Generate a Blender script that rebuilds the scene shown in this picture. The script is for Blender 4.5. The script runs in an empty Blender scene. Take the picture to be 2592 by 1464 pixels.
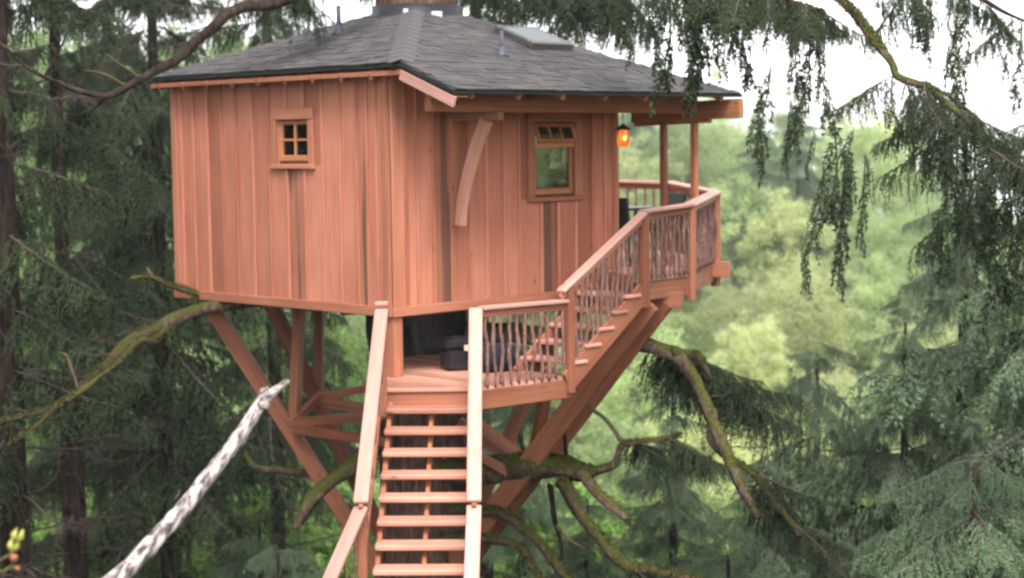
import bpy, math, random
import numpy as np
from mathutils import Vector, Matrix, noise as mnoise

R = math.radians
scene = bpy.context.scene
col = scene.collection

# ------------------------------------------------------------------ camera, sky, sun, exposure
EYE = 9.0
CAM_PITCH, CAM_ROLL, FPX = 0.0835, -0.0128, 4467.0      # radians, radians, focal length in photo pixels
cam_data = bpy.data.cameras.new('camera')
cam = bpy.data.objects.new('camera', cam_data)
col.objects.link(cam)
cam.matrix_world = Matrix.Translation((0, 0, EYE)) @ Matrix.Rotation(math.pi / 2 - CAM_PITCH, 4, 'X') @ Matrix.Rotation(CAM_ROLL, 4, 'Z')
cam_data.sensor_width = 36.0
cam_data.lens = 36.0 * FPX / 2592.0
cam_data.clip_end = 12000.0
cam_data.dof.use_dof = True
cam_data.dof.focus_distance = 15.5
cam_data.dof.aperture_fstop = 1.6
scene.camera = cam

SUN_EL, SUN_AZ = R(55), R(172)          # azimuth clockwise from +Y: behind the camera, to the right
world = bpy.data.worlds.new('World')
scene.world = world
world.use_nodes = True
wn, wl = world.node_tree.nodes, world.node_tree.links
wn.clear()
sky = wn.new('ShaderNodeTexSky')
sky.sky_type = 'NISHITA'
sky.sun_disc = False
sky.sun_elevation = SUN_EL
sky.sun_rotation = SUN_AZ
sky.dust_density = 1.0
sky.ozone_density = 1.0
hs = wn.new('ShaderNodeHueSaturation'); hs.inputs['Saturation'].default_value = 0.12
bg = wn.new('ShaderNodeBackground'); bg.inputs['Strength'].default_value = 0.15
wo = wn.new('ShaderNodeOutputWorld')
wl.new(sky.outputs[0], hs.inputs['Color']); wl.new(hs.outputs[0], bg.inputs[0]); wl.new(bg.outputs[0], wo.inputs[0])

sun_data = bpy.data.lights.new('sun', 'SUN')
sun_data.energy = 1.3
sun_data.angle = R(24)
sun_data.color = (1.0, 0.95, 0.9)
sun = bpy.data.objects.new('sun', sun_data)
col.objects.link(sun)
sd = Vector((math.sin(SUN_AZ) * math.cos(SUN_EL), math.cos(SUN_AZ) * math.cos(SUN_EL), math.sin(SUN_EL)))
sun.rotation_euler = sd.to_track_quat('Z', 'Y').to_euler()
sun.location = (0, -5, 30)

scene.view_settings.view_transform = 'Standard'
scene.view_settings.look = 'None'
scene.view_settings.gamma = 1.0
scene.view_settings.exposure = 1.82
scene.view_settings.use_curve_mapping = False
scene.render.engine = 'CYCLES'
scene.cycles.max_bounces = 5
scene.cycles.diffuse_bounces = 2
scene.cycles.transparent_max_bounces = 8
scene.cycles.filter_width = 2.5
scene.cycles.use_adaptive_sampling = True
scene.cycles.adaptive_threshold = 0.025
scene.cycles.adaptive_min_samples = 16

# ------------------------------------------------------------------ frames of reference
_c, _s = math.cos(CAM_ROLL), math.sin(CAM_ROLL)
_cp, _sp = math.cos(CAM_PITCH), math.sin(CAM_PITCH)
def at(u, v, Y):
    """world point seen at photo pixel (u, v) that stands Y metres away"""
    X, V = u - 1296.0, v - 732.0
    X, V = _c * X + _s * V, -_s * X + _c * V
    d = Vector((X / FPX, _cp - V / FPX * _sp, -_sp - V / FPX * _cp))
    return Vector((0, 0, EYE)) + d * (Y / d.y)
def W(x, y, z):
    return Vector((x, y, z + EYE))              # z measured from eye level
TH = 0.7863
DR = Vector((math.sin(TH), math.cos(TH), 0)); DL = Vector((-math.cos(TH), math.sin(TH), 0)); UP = Vector((0, 0, 1))
N0 = W(-1.353, 19.904, -1.965)
def H(s, t, z):
    """house frame: origin at the near bottom corner, s along the right wall, t along the left wall"""
    return N0 + DR * s + DL * t + UP * z

# ------------------------------------------------------------------ object helpers
def tag(o, label=None, cat=None, group=None, kind=None):
    if label: o['label'] = label
    if cat: o['category'] = cat
    if group: o['group'] = group
    if kind: o['kind'] = kind
    return o
def unit(a): return a / (np.linalg.norm(a, axis=-1, keepdims=True) + 1e-9)
MW = {}
def empty(name, loc, rotz=0, label=None, cat=None, group=None):
    o = bpy.data.objects.new(name, None); col.objects.link(o)
    o.empty_display_size = 0.2
    o.location = loc; o.rotation_euler = (0, 0, rotz)
    MW[o.name] = Matrix.Translation(loc) @ Matrix.Rotation(rotz, 4, 'Z')
    return tag(o, label, cat, group)
def link(name, me, mw, parent=None):
    o = bpy.data.objects.new(name, me); col.objects.link(o)
    MW[o.name] = mw
    if parent is not None:
        o.parent = parent
        o.matrix_parent_inverse = MW[parent.name].inverted()
    o.matrix_basis = mw
    return o
def mesh(name, v, f, mats=(), smooth=False, midx=None):
    me = bpy.data.meshes.new(name)
    me.from_pydata([tuple(p) for p in v], [], f)
    for m in (mats if isinstance(mats, (list, tuple)) else [mats]):
        me.materials.append(m)
    if smooth: me.polygons.foreach_set('use_smooth', [True] * len(me.polygons))
    if midx is not None: me.polygons.foreach_set('material_index', midx)
    me.update()
    return me
def mesh_np(name, V, F, mats, midx=None, smooth=None):
    """V (n,3) array, F (m,4) or (m,3) array"""
    me = bpy.data.meshes.new(name)
    k = F.shape[1]
    me.vertices.add(len(V)); me.vertices.foreach_set('co', np.ascontiguousarray(V, np.float32).ravel())
    me.loops.add(F.size); me.loops.foreach_set('vertex_index', np.ascontiguousarray(F, np.int32).ravel())
    me.polygons.add(len(F)); me.polygons.foreach_set('loop_start', np.arange(0, F.size, k, dtype=np.int32))
    try: me.polygons.foreach_set('loop_total', np.full(len(F), k, np.int32))
    except Exception: pass
    for m in (mats if isinstance(mats, (list, tuple)) else [mats]): me.materials.append(m)
    if midx is not None: me.polygons.foreach_set('material_index', np.ascontiguousarray(midx, np.int32))
    if smooth is not None: me.polygons.foreach_set('use_smooth', smooth)
    me.update(calc_edges=True); me.validate()
    return me
def box_geo(hx, hy, hz, c=0.006):
    c = min(c, hx * .45, hy * .45, hz * .45)
    v, f = [], []
    idx = {}
    for sx in (-1, 1):
        for sy in (-1, 1):
            for sz in (-1, 1):
                for ax in range(3):
                    p = [sx * (hx - c), sy * (hy - c), sz * (hz - c)]
                    p[ax] = (sx * hx, sy * hy, sz * hz)[ax]
                    idx[(sx, sy, sz, ax)] = len(v); v.append(p)
    def q(*k): return [idx[i] for i in k]
    for a in range(3):
        b, d = (a + 1) % 3, (a + 2) % 3
        for s in (-1, 1):
            ks = []
            for (sb, sdd) in ((-1, -1), (1, -1), (1, 1), (-1, 1)):
                k = [0, 0, 0]; k[a] = s; k[b] = sb; k[d] = sdd
                ks.append((k[0], k[1], k[2], a))
            fc = q(*ks)
            f.append(fc if s > 0 else fc[::-1])
        for sb in (-1, 1):
            for sdd in (-1, 1):                    # edge parallel to axis a
                k0 = [0, 0, 0]; k0[a] = -1; k0[b] = sb; k0[d] = sdd
                k1 = list(k0); k1[a] = 1
                fc = q((*k0, b), (*k1, b), (*k1, d), (*k0, d))
                f.append(fc if sb * sdd > 0 else fc[::-1])
    for sx in (-1, 1):
        for sy in (-1, 1):
            for sz in (-1, 1):
                fc = q((sx, sy, sz, 0), (sx, sy, sz, 1), (sx, sy, sz, 2))
                f.append(fc if sx * sy * sz > 0 else fc[::-1])
    return v, f
def frame(p0, p1, up=UP):
    x = (p1 - p0); L = x.length; x = x / L
    z = up - x * up.dot(x)
    if z.length < 1e-4: z = DR - x * DR.dot(x)
    z.normalize(); y = z.cross(x)
    c = (p0 + p1) / 2
    return Matrix(((x.x, y.x, z.x, c.x), (x.y, y.y, z.y, c.y), (x.z, y.z, z.z, c.z), (0, 0, 0, 1))), L
def beam(name, p0, p1, w, h, mat, parent, up=UP, ch=0.006):
    """timber of width w (sideways) and height h (along up) running from p0 to p1, both on its centre line"""
    M, L = frame(p0, p1, up)
    v, f = box_geo(L / 2, w / 2, h / 2, ch)
    return link(name, mesh(name, v, f, mat), M, parent)
def rings(pts, rad, sides=8, bump=0.0, seed=0, bfreq=3.0):
    """tapered tube through pts (list of Vector) -> verts, faces in world space"""
    v, f = [], []
    n = len(pts)
    prev = None
    for i, p in enumerate(pts):
        t = (pts[min(i + 1, n - 1)] - pts[max(i - 1, 0)]).normalized()
        if prev is None:
            a = t.orthogonal().normalized()
        else:
            a = (prev - t * prev.dot(t)).normalized()
        prev = a
        b = t.cross(a)
        for k in range(sides):
            an = 2 * math.pi * k / sides
            dirv = a * math.cos(an) + b * math.sin(an)
            r = rad[i]
            if bump:
                r *= 1 + bump * mnoise.noise(Vector((p * bfreq + dirv * 1.3)) + Vector((seed, 0, 0)))
            v.append(p + dirv * r)
    for i in range(n - 1):
        for k in range(sides):
            k2 = (k + 1) % sides
            f.append([i * sides + k, i * sides + k2, (i + 1) * sides + k2, (i + 1) * sides + k])
    f.append(list(range(sides))[::-1]); f.append([(n - 1) * sides + k for k in range(sides)])
    return v, f
def smooth_path(pts, rad, step=4, wob=0.0, seed=0):
    P, Q = [], []
    n = len(pts)
    for i in range(n - 1):
        p0, p1, p2, p3 = pts[max(i - 1, 0)], pts[i], pts[i + 1], pts[min(i + 2, n - 1)]
        for k in range(step):
            t = k / step
            P.append(0.5 * ((2 * p1) + (p2 - p0) * t + (2 * p0 - 5 * p1 + 4 * p2 - p3) * t * t + (3 * p1 - p0 - 3 * p2 + p3) * t ** 3))
            Q.append(rad[i] * (1 - t) + rad[i + 1] * t)
    P.append(pts[-1].copy()); Q.append(rad[-1])
    if wob:
        for i in range(1, len(P)):
            P[i] = P[i] + mnoise.noise_vector(P[i] * 2.2 + Vector((seed, seed * 2, 0))) * wob
    return P, Q
def tube(name, pts, rad, mat, parent=None, sides=8, step=4, wob=0.0, bump=0.0, seed=0):
    P, Q = smooth_path([Vector(p) for p in pts], rad, step, wob, seed)
    v, f = rings(P, Q, sides, bump, seed)
    o = P[0]
    me = mesh(name, [p - o for p in v], f, mat, smooth=True)
    return link(name, me, Matrix.Translation(o), parent)
def poly_prism(name, pts, th, mat, parent):
    """convex polygon (world Vectors, counter-clockwise from above) extruded down by th"""
    c = sum(pts, Vector()) / len(pts); n = len(pts)
    v = [p - c for p in pts] + [p - c - UP * th for p in pts]
    f = [list(range(n)), [n + i for i in range(n)][::-1]] + [[i, n + i, n + (i + 1) % n, (i + 1) % n] for i in range(n)]
    return link(name, mesh(name, v, f, mat), Matrix.Translation(c), parent)
def clip(poly, nrm, d, keep_less=True):
    out = []
    for i in range(len(poly)):
        a, b = poly[i], poly[(i + 1) % len(poly)]
        da, db = a.dot(nrm) - d, b.dot(nrm) - d
        if not keep_less: da, db = -da, -db
        if da <= 0: out.append(a)
        if da * db < 0: out.append(a + (b - a) * (da / (da - db)))
    return out

# ------------------------------------------------------------------ materials
def newmat(name):
    m = bpy.data.materials.new(name); m.use_nodes = True
    nt = m.node_tree; nt.nodes.clear()
    return m, nt.nodes, nt.links
def principled(nd, lk, rough=0.6, spec=0.3):
    b = nd.new('ShaderNodeBsdfPrincipled'); o = nd.new('ShaderNodeOutputMaterial')
    b.inputs['Roughness'].default_value = rough
    b.inputs['Specular IOR Level'].default_value = spec
    lk.new(b.outputs[0], o.inputs[0])
    return b, o
def mapping(nd, lk, scale, coord='Object', rand=True):
    tc = nd.new('ShaderNodeTexCoord'); mp = nd.new('ShaderNodeMapping'); mp.inputs['Scale'].default_value = scale
    lk.new(tc.outputs[coord], mp.inputs[0])
    if rand:
        oi = nd.new('ShaderNodeObjectInfo'); mu = nd.new('ShaderNodeMath'); mu.operation = 'MULTIPLY'; mu.inputs[1].default_value = 97.0
        lk.new(oi.outputs['Random'], mu.inputs[0]); lk.new(mu.outputs[0], mp.inputs['Location'])
    return mp
def noise(nd, lk, vec, scale=1.0, detail=4.0, rough=0.6):
    n = nd.new('ShaderNodeTexNoise'); n.inputs['Scale'].default_value = scale; n.inputs['Detail'].default_value = detail; n.inputs['Roughness'].default_value = rough
    if vec is not None: lk.new(vec, n.inputs['Vector'])
    return n
def ramp(nd, lk, fac, stops):
    r = nd.new('ShaderNodeValToRGB'); e = r.color_ramp.elements
    while len(e) < len(stops): e.new(0.5)
    for i, (p, c) in enumerate(stops):
        e[i].position = p; e[i].color = (*c, 1) if len(c) == 3 else c
    lk.new(fac, r.inputs[0])
    return r
def mix(nd, lk, fac, a, b, mode='MIX'):
    m = nd.new('ShaderNodeMix'); m.data_type = 'RGBA'; m.blend_type = mode
    if isinstance(fac, (int, float)): m.inputs[0].default_value = fac
    else: lk.new(fac, m.inputs[0])
    for s, i in ((a, 6), (b, 7)):
        if isinstance(s, tuple): m.inputs[i].default_value = (*s, 1)
        else: lk.new(s, m.inputs[i])
    return m.outputs[2]
def bump(nd, lk, height, bsdf, strength=0.3, dist=0.01):
    b = nd.new('ShaderNodeBump'); b.inputs['Strength'].default_value = strength; b.inputs['Distance'].default_value = dist
    lk.new(height, b.inputs['Height']); lk.new(b.outputs[0], bsdf.inputs['Normal'])

def cedar(name, light, mid, dark, streak, streak_at=0.62, rough=0.6, spread=0.9, hi=1.0, knots=True):
    m, nd, lk = newmat(name)
    b, o = principled(nd, lk, rough, 0.25)
    oi = nd.new('ShaderNodeObjectInfo')
    g = noise(nd, lk, mapping(nd, lk, (0.9, 26, 26)).outputs[0], 1.0, 5, 0.62)
    base = ramp(nd, lk, g.outputs['Fac'], [(0.28, dark), (0.5, mid), (0.75, light)])
    tone = ramp(nd, lk, oi.outputs['Random'], [(0.0, (1 - .34 * spread, 1 - .40 * spread, 1 - .44 * spread)), (0.22, (0.86, 0.82, 0.80)), (0.6, (1.04, 1.03, 1.03)), (1.0, (1 + .18 * hi, 1 + .21 * hi, 1 + .22 * hi))])
    c1 = mix(nd, lk, 1.0, base.outputs[0], tone.outputs[0], 'MULTIPLY')
    s = noise(nd, lk, mapping(nd, lk, (0.22, 7.0, 7.0)).outputs[0], 1.0, 2, 0.5)
    sf = ramp(nd, lk, s.outputs['Fac'], [(streak_at, (0, 0, 0)), (streak_at + 0.05, (0.85, 0.85, 0.85))])
    c2 = mix(nd, lk, sf.outputs[0], c1, streak)
    blot = noise(nd, lk, mapping(nd, lk, (1.2, 2.2, 2.2)).outputs[0], 1.0, 3, 0.5)
    bl = ramp(nd, lk, blot.outputs['Fac'], [(0.3, (0.86, 0.84, 0.83)), (0.7, (1.08, 1.08, 1.08))])
    c3 = mix(nd, lk, 1.0, c2, bl.outputs[0], 'MULTIPLY')
    if knots:
        vo = nd.new('ShaderNodeTexVoronoi'); vo.inputs['Scale'].default_value = 1.0
        lk.new(mapping(nd, lk, (1.5, 4.0, 4.0)).outputs[0], vo.inputs['Vector'])
        kf = ramp(nd, lk, vo.outputs['Distance'], [(0.035, (0.8, 0.8, 0.8)), (0.085, (0, 0, 0))])
        c3 = mix(nd, lk, kf.outputs[0], c3, (0.13, 0.055, 0.032))
    lk.new(c3, b.inputs['Base Color'])
    bump(nd, lk, g.outputs['Fac'], b, 0.25, 0.004)
    return m
M = {}
M['board'] = cedar('cedar_siding', (0.51, 0.215, 0.142), (0.465, 0.180, 0.114), (0.410, 0.148, 0.090), (0.20, 0.10, 0.06), 0.72)
M['board_streak'] = cedar('streaked_cedar_siding', (0.44, 0.185, 0.125), (0.38, 0.150, 0.095), (0.31, 0.115, 0.07), (0.12, 0.066, 0.042), 0.47)
M['trim'] = cedar('cedar_trim', (0.47, 0.20, 0.125), (0.40, 0.16, 0.095), (0.30, 0.11, 0.065), (0.20, 0.09, 0.05), 0.74)
M['timber'] = cedar('cedar_timber', (0.44, 0.185, 0.11), (0.36, 0.14, 0.08), (0.26, 0.09, 0.05), (0.17, 0.07, 0.04), 0.72)
M['decking'] = cedar('cedar_decking', (0.56, 0.30, 0.225), (0.50, 0.25, 0.18), (0.41, 0.18, 0.12), (0.24, 0.11, 0.07), 0.74)
M['cap'] = cedar('cedar_rail_cap', (0.57, 0.345, 0.295), (0.51, 0.29, 0.24), (0.43, 0.22, 0.17), (0.33, 0.17, 0.12), 0.78, spread=0.5, hi=.1)
M['soffit'] = cedar('fir_sheathing', (0.42, 0.20, 0.10), (0.34, 0.15, 0.07), (0.25, 0.10, 0.045), (0.2, 0.08, 0.04), 0.75)

def simple(name, c, rough=0.6, spec=0.3, metal=0.0, var=0.15, scale=12):
    m, nd, lk = newmat(name)
    b, o = principled(nd, lk, rough, spec)
    b.inputs['Metallic'].default_value = metal
    n = noise(nd, lk, mapping(nd, lk, (scale,) * 3).outputs[0], 1.0, 4)
    r = ramp(nd, lk, n.outputs['Fac'], [(0.3, tuple(x * (1 - var) for x in c)), (0.7, tuple(min(1, x * (1 + var)) for x in c))])
    lk.new(r.outputs[0], b.inputs['Base Color'])
    bump(nd, lk, n.outputs['Fac'], b, 0.15, 0.004)
    return m
M['black'] = simple('black_rubber', (0.012, 0.012, 0.015), 0.45, 0.4)
M['dripedge'] = simple('dark_metal_edge', (0.012, 0.017, 0.016), 0.5, 0.4)
M['pipe'] = simple('grey_plumbing_pipe', (0.05, 0.055, 0.075), 0.5, 0.4)
M['skyframe'] = simple('bronze_skylight_frame', (0.10, 0.09, 0.09), 0.35, 0.5, 0.4)
M['inner'] = simple('dark_room_panelling', (0.10, 0.055, 0.035), 0.8, 0.1)
M['steel'] = simple('galvanised_bracket', (0.35, 0.34, 0.35), 0.4, 0.5, 0.7)
M['flash'] = simple('lead_flashing', (0.55, 0.58, 0.66), 0.4, 0.5, 0.2)
M['case'] = simple('black_plastic', (0.014, 0.014, 0.018), 0.28, 0.5)
M['bluebag'] = simple('dark_blue_cloth', (0.014, 0.016, 0.026), 0.8, 0.2)
M['tag'] = simple('pale_paper_tag', (0.62, 0.46, 0.36), 0.7, 0.2)
M['iron'] = simple('black_iron', (0.015, 0.016, 0.02), 0.4, 0.45)
M['greycloth'] = simple('grey_cushion_cloth', (0.16, 0.14, 0.17), 0.9, 0.1)

def shingle_mat():
    m, nd, lk = newmat('asphalt_shingle')
    b, o = principled(nd, lk, 0.9, 0.15)
    oi = nd.new('ShaderNodeObjectInfo'); ge = nd.new('ShaderNodeNewGeometry')
    ad = nd.new('ShaderNodeMath'); ad.operation = 'ADD'; fr = nd.new('ShaderNodeMath'); fr.operation = 'FRACT'
    lk.new(oi.outputs['Random'], ad.inputs[0]); lk.new(ge.outputs['Random Per Island'], ad.inputs[1]); lk.new(ad.outputs[0], fr.inputs[0])
    r = ramp(nd, lk, fr.outputs[0], [(0.0, (0.060, 0.057, 0.060)), (0.35, (0.072, 0.068, 0.070)), (0.7, (0.082, 0.076, 0.077)), (1.0, (0.096, 0.086, 0.084))])
    n = noise(nd, lk, mapping(nd, lk, (60, 60, 60)).outputs[0], 1.0, 3)
    r2 = ramp(nd, lk, n.outputs['Fac'], [(0.3, (0.7, 0.7, 0.7)), (0.7, (1.25, 1.22, 1.2))])
    n3 = noise(nd, lk, mapping(nd, lk, (0.5, 0.5, 0.5), 'Object', False).outputs[0], 1.0, 3)
    c = mix(nd, lk, 1.0, r.outputs[0], r2.outputs[0], 'MULTIPLY')
    lk.new(c, b.inputs['Base Color'])
    bump(nd, lk, n.outputs['Fac'], b, 0.4, 0.004)
    return m
M['shingle'] = shingle_mat()

def glass_mat(name='window_glass', refl=1.0):
    m, nd, lk = newmat(name)
    o = nd.new('ShaderNodeOutputMaterial'); t = nd.new('ShaderNodeBsdfTransparent'); g = nd.new('ShaderNodeBsdfGlossy'); g.inputs['Roughness'].default_value = 0.01
    t.inputs['Color'].default_value = (0.97, 0.985, 0.975, 1)
    f = nd.new('ShaderNodeFresnel'); f.inputs['IOR'].default_value = 1.5
    mu = nd.new('ShaderNodeMath'); mu.operation = 'MULTIPLY'; mu.inputs[1].default_value = 0.8 * refl; mu.use_clamp = True
    mx = nd.new('ShaderNodeMixShader')
    lk.new(f.outputs[0], mu.inputs[0]); lk.new(mu.outputs[0], mx.inputs[0]); lk.new(t.outputs[0], mx.inputs[1]); lk.new(g.outputs[0], mx.inputs[2]); lk.new(mx.outputs[0], o.inputs[0])
    return m
M['glass'] = glass_mat()
def skyglass():
    m, nd, lk = newmat('skylight_glass')
    b, o = principled(nd, lk, 0.03, 0.5)
    b.inputs['Base Color'].default_value = (0.02, 0.03, 0.027, 1); b.inputs['IOR'].default_value = 1.25
    return m
M['skyglass'] = skyglass()

def bark_mat(name, a, b_, c, moss=0.0, mosscol=(0.09, 0.085, 0.022), scale=1.0, zs=0.25):
    m, nd, lk = newmat(name)
    b, o = principled(nd, lk, 0.9, 0.1)
    mp = mapping(nd, lk, (9 * scale, 9 * scale, 9 * scale * zs))
    n = noise(nd, lk, mp.outputs[0], 1.0, 6, 0.65)
    v = nd.new('ShaderNodeTexVoronoi'); v.inputs['Scale'].default_value = 2.2; lk.new(mp.outputs[0], v.inputs['Vector'])
    r = ramp(nd, lk, n.outputs['Fac'], [(0.3, a), (0.5, b_), (0.72, c)])
    cr = ramp(nd, lk, v.outputs['Distance'], [(0.0, (1.1, 1.08, 1.05)), (0.7, (0.55, 0.53, 0.5))])
    cc = mix(nd, lk, 1.0, r.outputs[0], cr.outputs[0], 'MULTIPLY')
    if moss:
        ge = nd.new('ShaderNodeNewGeometry'); sx = nd.new('ShaderNodeSeparateXYZ'); lk.new(ge.outputs['Normal'], sx.inputs[0])
        n2 = noise(nd, lk, mapping(nd, lk, (5, 5, 5)).outputs[0], 1.0, 4)
        ad = nd.new('ShaderNodeMath'); ad.operation = 'MULTIPLY_ADD'; ad.inputs[1].default_value = 0.35; lk.new(sx.outputs[2], ad.inputs[0]); lk.new(n2.outputs['Fac'], ad.inputs[2])
        mf = ramp(nd, lk, ad.outputs[0], [(0.62 - moss * 0.3, (0, 0, 0)), (0.74 - moss * 0.3, (1, 1, 1))])
        n4 = noise(nd, lk, mapping(nd, lk, (30, 30, 30)).outputs[0], 1.0, 3)
        mc = ramp(nd, lk, n4.outputs['Fac'], [(0.3, tuple(x * 0.6 for x in mosscol)), (0.7, tuple(x * 1.5 for x in mosscol))])
        cc = mix(nd, lk, mf.outputs[0], cc, mc.outputs[0])
    lk.new(cc, b.inputs['Base Color'])
    bump(nd, lk, n.outputs['Fac'], b, 0.8, 0.03)
    return m
M['bark'] = bark_mat('spruce_bark', (0.018, 0.013, 0.011), (0.045, 0.032, 0.027), (0.085, 0.063, 0.055))
M['barkred'] = bark_mat('red_flaky_spruce_bark', (0.06, 0.03, 0.024), (0.15, 0.085, 0.065), (0.26, 0.17, 0.14), 0, scale=1.2)
M['moss'] = bark_mat('mossy_limb_bark', (0.06, 0.04, 0.03), (0.16, 0.11, 0.085), (0.28, 0.20, 0.17), 0.45, (0.060, 0.062, 0.016), scale=2)
M['limb'] = bark_mat('bare_limb_bark', (0.08, 0.055, 0.045), (0.20, 0.14, 0.12), (0.32, 0.24, 0.21), 0.25, scale=2)
M['stick'] = bark_mat('baluster_stick_bark', (0.16, 0.080, 0.066), (0.32, 0.175, 0.150), (0.45, 0.30, 0.27), 0, scale=4)

def snag_mat():
    m, nd, lk = newmat('bleached_dead_wood')
    b, o = principled(nd, lk, 0.8, 0.2)
    mp = mapping(nd, lk, (1, 1, 1), 'Object', False)
    mp2 = nd.new('ShaderNodeMapping'); mp2.inputs['Rotation'].default_value = (0, 0, 0); mp2.inputs['Scale'].default_value = (7, 26, 26); lk.new(mp.outputs[0], mp2.inputs[0])
    n = noise(nd, lk, mp2.outputs[0], 1.0, 5, 0.7)
    r = ramp(nd, lk, n.outputs['Fac'], [(0.40, (0.05, 0.045, 0.05)), (0.47, (0.22, 0.18, 0.17)), (0.55, (0.44, 0.38, 0.36)), (0.72, (0.60, 0.55, 0.53))])
    n2 = noise(nd, lk, mp.outputs[0], 5.0, 3)
    r2 = ramp(nd, lk, n2.outputs['Fac'], [(0.60, (1, 1, 1)), (0.68, (0.9, 0.62, 0.46))])
    lk.new(mix(nd, lk, 1.0, r.outputs[0], r2.outputs[0], 'MULTIPLY'), b.inputs['Base Color'])
    bump(nd, lk, n.outputs['Fac'], b, 0.7, 0.01)
    return m
M['snag'] = snag_mat()

def leaf_mat(name, cols, trans=0.3, rough=0.6, obj_amp=0.35):
    m, nd, lk = newmat(name)
    o = nd.new('ShaderNodeOutputMaterial')
    d = nd.new('ShaderNodeBsdfPrincipled'); d.inputs['Roughness'].default_value = rough; d.inputs['Specular IOR Level'].default_value = 0.25
    t = nd.new('ShaderNodeBsdfTranslucent'); mx = nd.new('ShaderNodeMixShader'); mx.inputs[0].default_value = trans
    ge = nd.new('ShaderNodeNewGeometry'); oi = nd.new('ShaderNodeObjectInfo')
    r = ramp(nd, lk, ge.outputs['Random Per Island'], [(i / (len(cols) - 1), c) for i, c in enumerate(cols)])
    r2 = ramp(nd, lk, oi.outputs['Random'], [(0, (1 - obj_amp,) * 3), (1, (1 + obj_amp, 1 + obj_amp * .9, 1 + obj_amp * .8))])
    c = mix(nd, lk, 1.0, r.outputs[0], r2.outputs[0], 'MULTIPLY')
    lk.new(c, d.inputs['Base Color']); lk.new(c, t.inputs['Color'])
    lk.new(d.outputs[0], mx.inputs[1]); lk.new(t.outputs[0], mx.inputs[2]); lk.new(mx.outputs[0], o.inputs[0])
    return m
M['needle'] = leaf_mat('spruce_needles_shaded', [(0.018, 0.030, 0.013), (0.031, 0.052, 0.022), (0.048, 0.078, 0.033), (0.068, 0.092, 0.040)], 0.22)  # darker needle copy, the dim left wood put into the colour
M['needle_lit'] = leaf_mat('spruce_needles_lit', [(0.080, 0.130, 0.070), (0.12, 0.19, 0.105), (0.17, 0.25, 0.145), (0.22, 0.29, 0.18)], 0.35)  # paler copy, brightness of the open right side put into the colour
M['leaf'] = leaf_mat('flared_spring_leaves', [(0.38, 0.45, 0.15), (0.47, 0.54, 0.22), (0.56, 0.61, 0.32), (0.64, 0.66, 0.43)], 0.5, obj_amp=0.3)  # spring leaves lifted paler, flare over the hillside put into the colour
M['leaf_shrub'] = leaf_mat('shrub_leaves', [(0.10, 0.19, 0.035), (0.15, 0.27, 0.055), (0.21, 0.34, 0.085), (0.28, 0.40, 0.13)], 0.45, obj_amp=0.35)
M['leaf_alder'] = leaf_mat('flared_alder_leaves', [(0.23, 0.34, 0.12), (0.33, 0.45, 0.18), (0.42, 0.53, 0.25), (0.50, 0.58, 0.33)], 0.5, obj_amp=0.3)  # lightened as well, the hillside's overexposed glow sits in the colour
M['leaf_willow'] = leaf_mat('grey_willow_leaves', [(0.22, 0.26, 0.16), (0.32, 0.36, 0.24), (0.42, 0.45, 0.33), (0.52, 0.53, 0.43)], 0.4, obj_amp=0.3)
M['fern'] = leaf_mat('fern_fronds', [(0.08, 0.16, 0.03), (0.12, 0.23, 0.05), (0.17, 0.29, 0.07), (0.18, 0.18, 0.08)], 0.35, obj_amp=0.0)
M['mossfuzz'] = leaf_mat('moss_tufts', [(0.032, 0.034, 0.010), (0.055, 0.058, 0.015), (0.085, 0.084, 0.024), (0.12, 0.10, 0.045)], 0.2, obj_amp=0.2)
M['twig'] = simple('grey_dead_twig', (0.095, 0.075, 0.065), 0.9, 0.1)
M['lichen'] = leaf_mat('pale_lichen', [(0.26, 0.28, 0.18), (0.34, 0.35, 0.24)], 0.3)
M['bud'] = leaf_mat('opening_bud', [(0.42, 0.45, 0.08), (0.5, 0.5, 0.14)], 0.3)
M['budbase'] = simple('red_brown_bud_scale', (0.35, 0.14, 0.06), 0.6)

def ground_mat():
    m, nd, lk = newmat('forest_floor')
    b, o = principled(nd, lk, 0.95, 0.1)
    mp = mapping(nd, lk, (1, 1, 1), 'Object', False)
    n = noise(nd, lk, mp.outputs[0], 0.35, 6, 0.65); n2 = noise(nd, lk, mp.outputs[0], 6.0, 5, 0.7)
    r = ramp(nd, lk, n.outputs['Fac'], [(0.32, (0.045, 0.035, 0.02)), (0.48, (0.05, 0.075, 0.02)), (0.65, (0.085, 0.12, 0.035))])
    r2 = ramp(nd, lk, n2.outputs['Fac'], [(0.3, (0.6, 0.6, 0.6)), (0.7, (1.3, 1.3, 1.3))])
    lk.new(mix(nd, lk, 1.0, r.outputs[0], r2.outputs[0], 'MULTIPLY'), b.inputs['Base Color'])
    bump(nd, lk, n2.outputs['Fac'], b, 0.8, 0.1)
    return m
M['ground'] = ground_mat()
def water_mat():
    m, nd, lk = newmat('calm_water')
    b, o = principled(nd, lk, 0.12, 0.5)
    b.inputs['Base Color'].default_value = (0.05, 0.075, 0.08, 1)
    n = noise(nd, lk, mapping(nd, lk, (0.4, 0.4, 0.4), 'Object', False).outputs[0], 1.0, 3)
    bump(nd, lk, n.outputs['Fac'], b, 0.1, 0.1)
    return m
M['water'] = water_mat()

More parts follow.
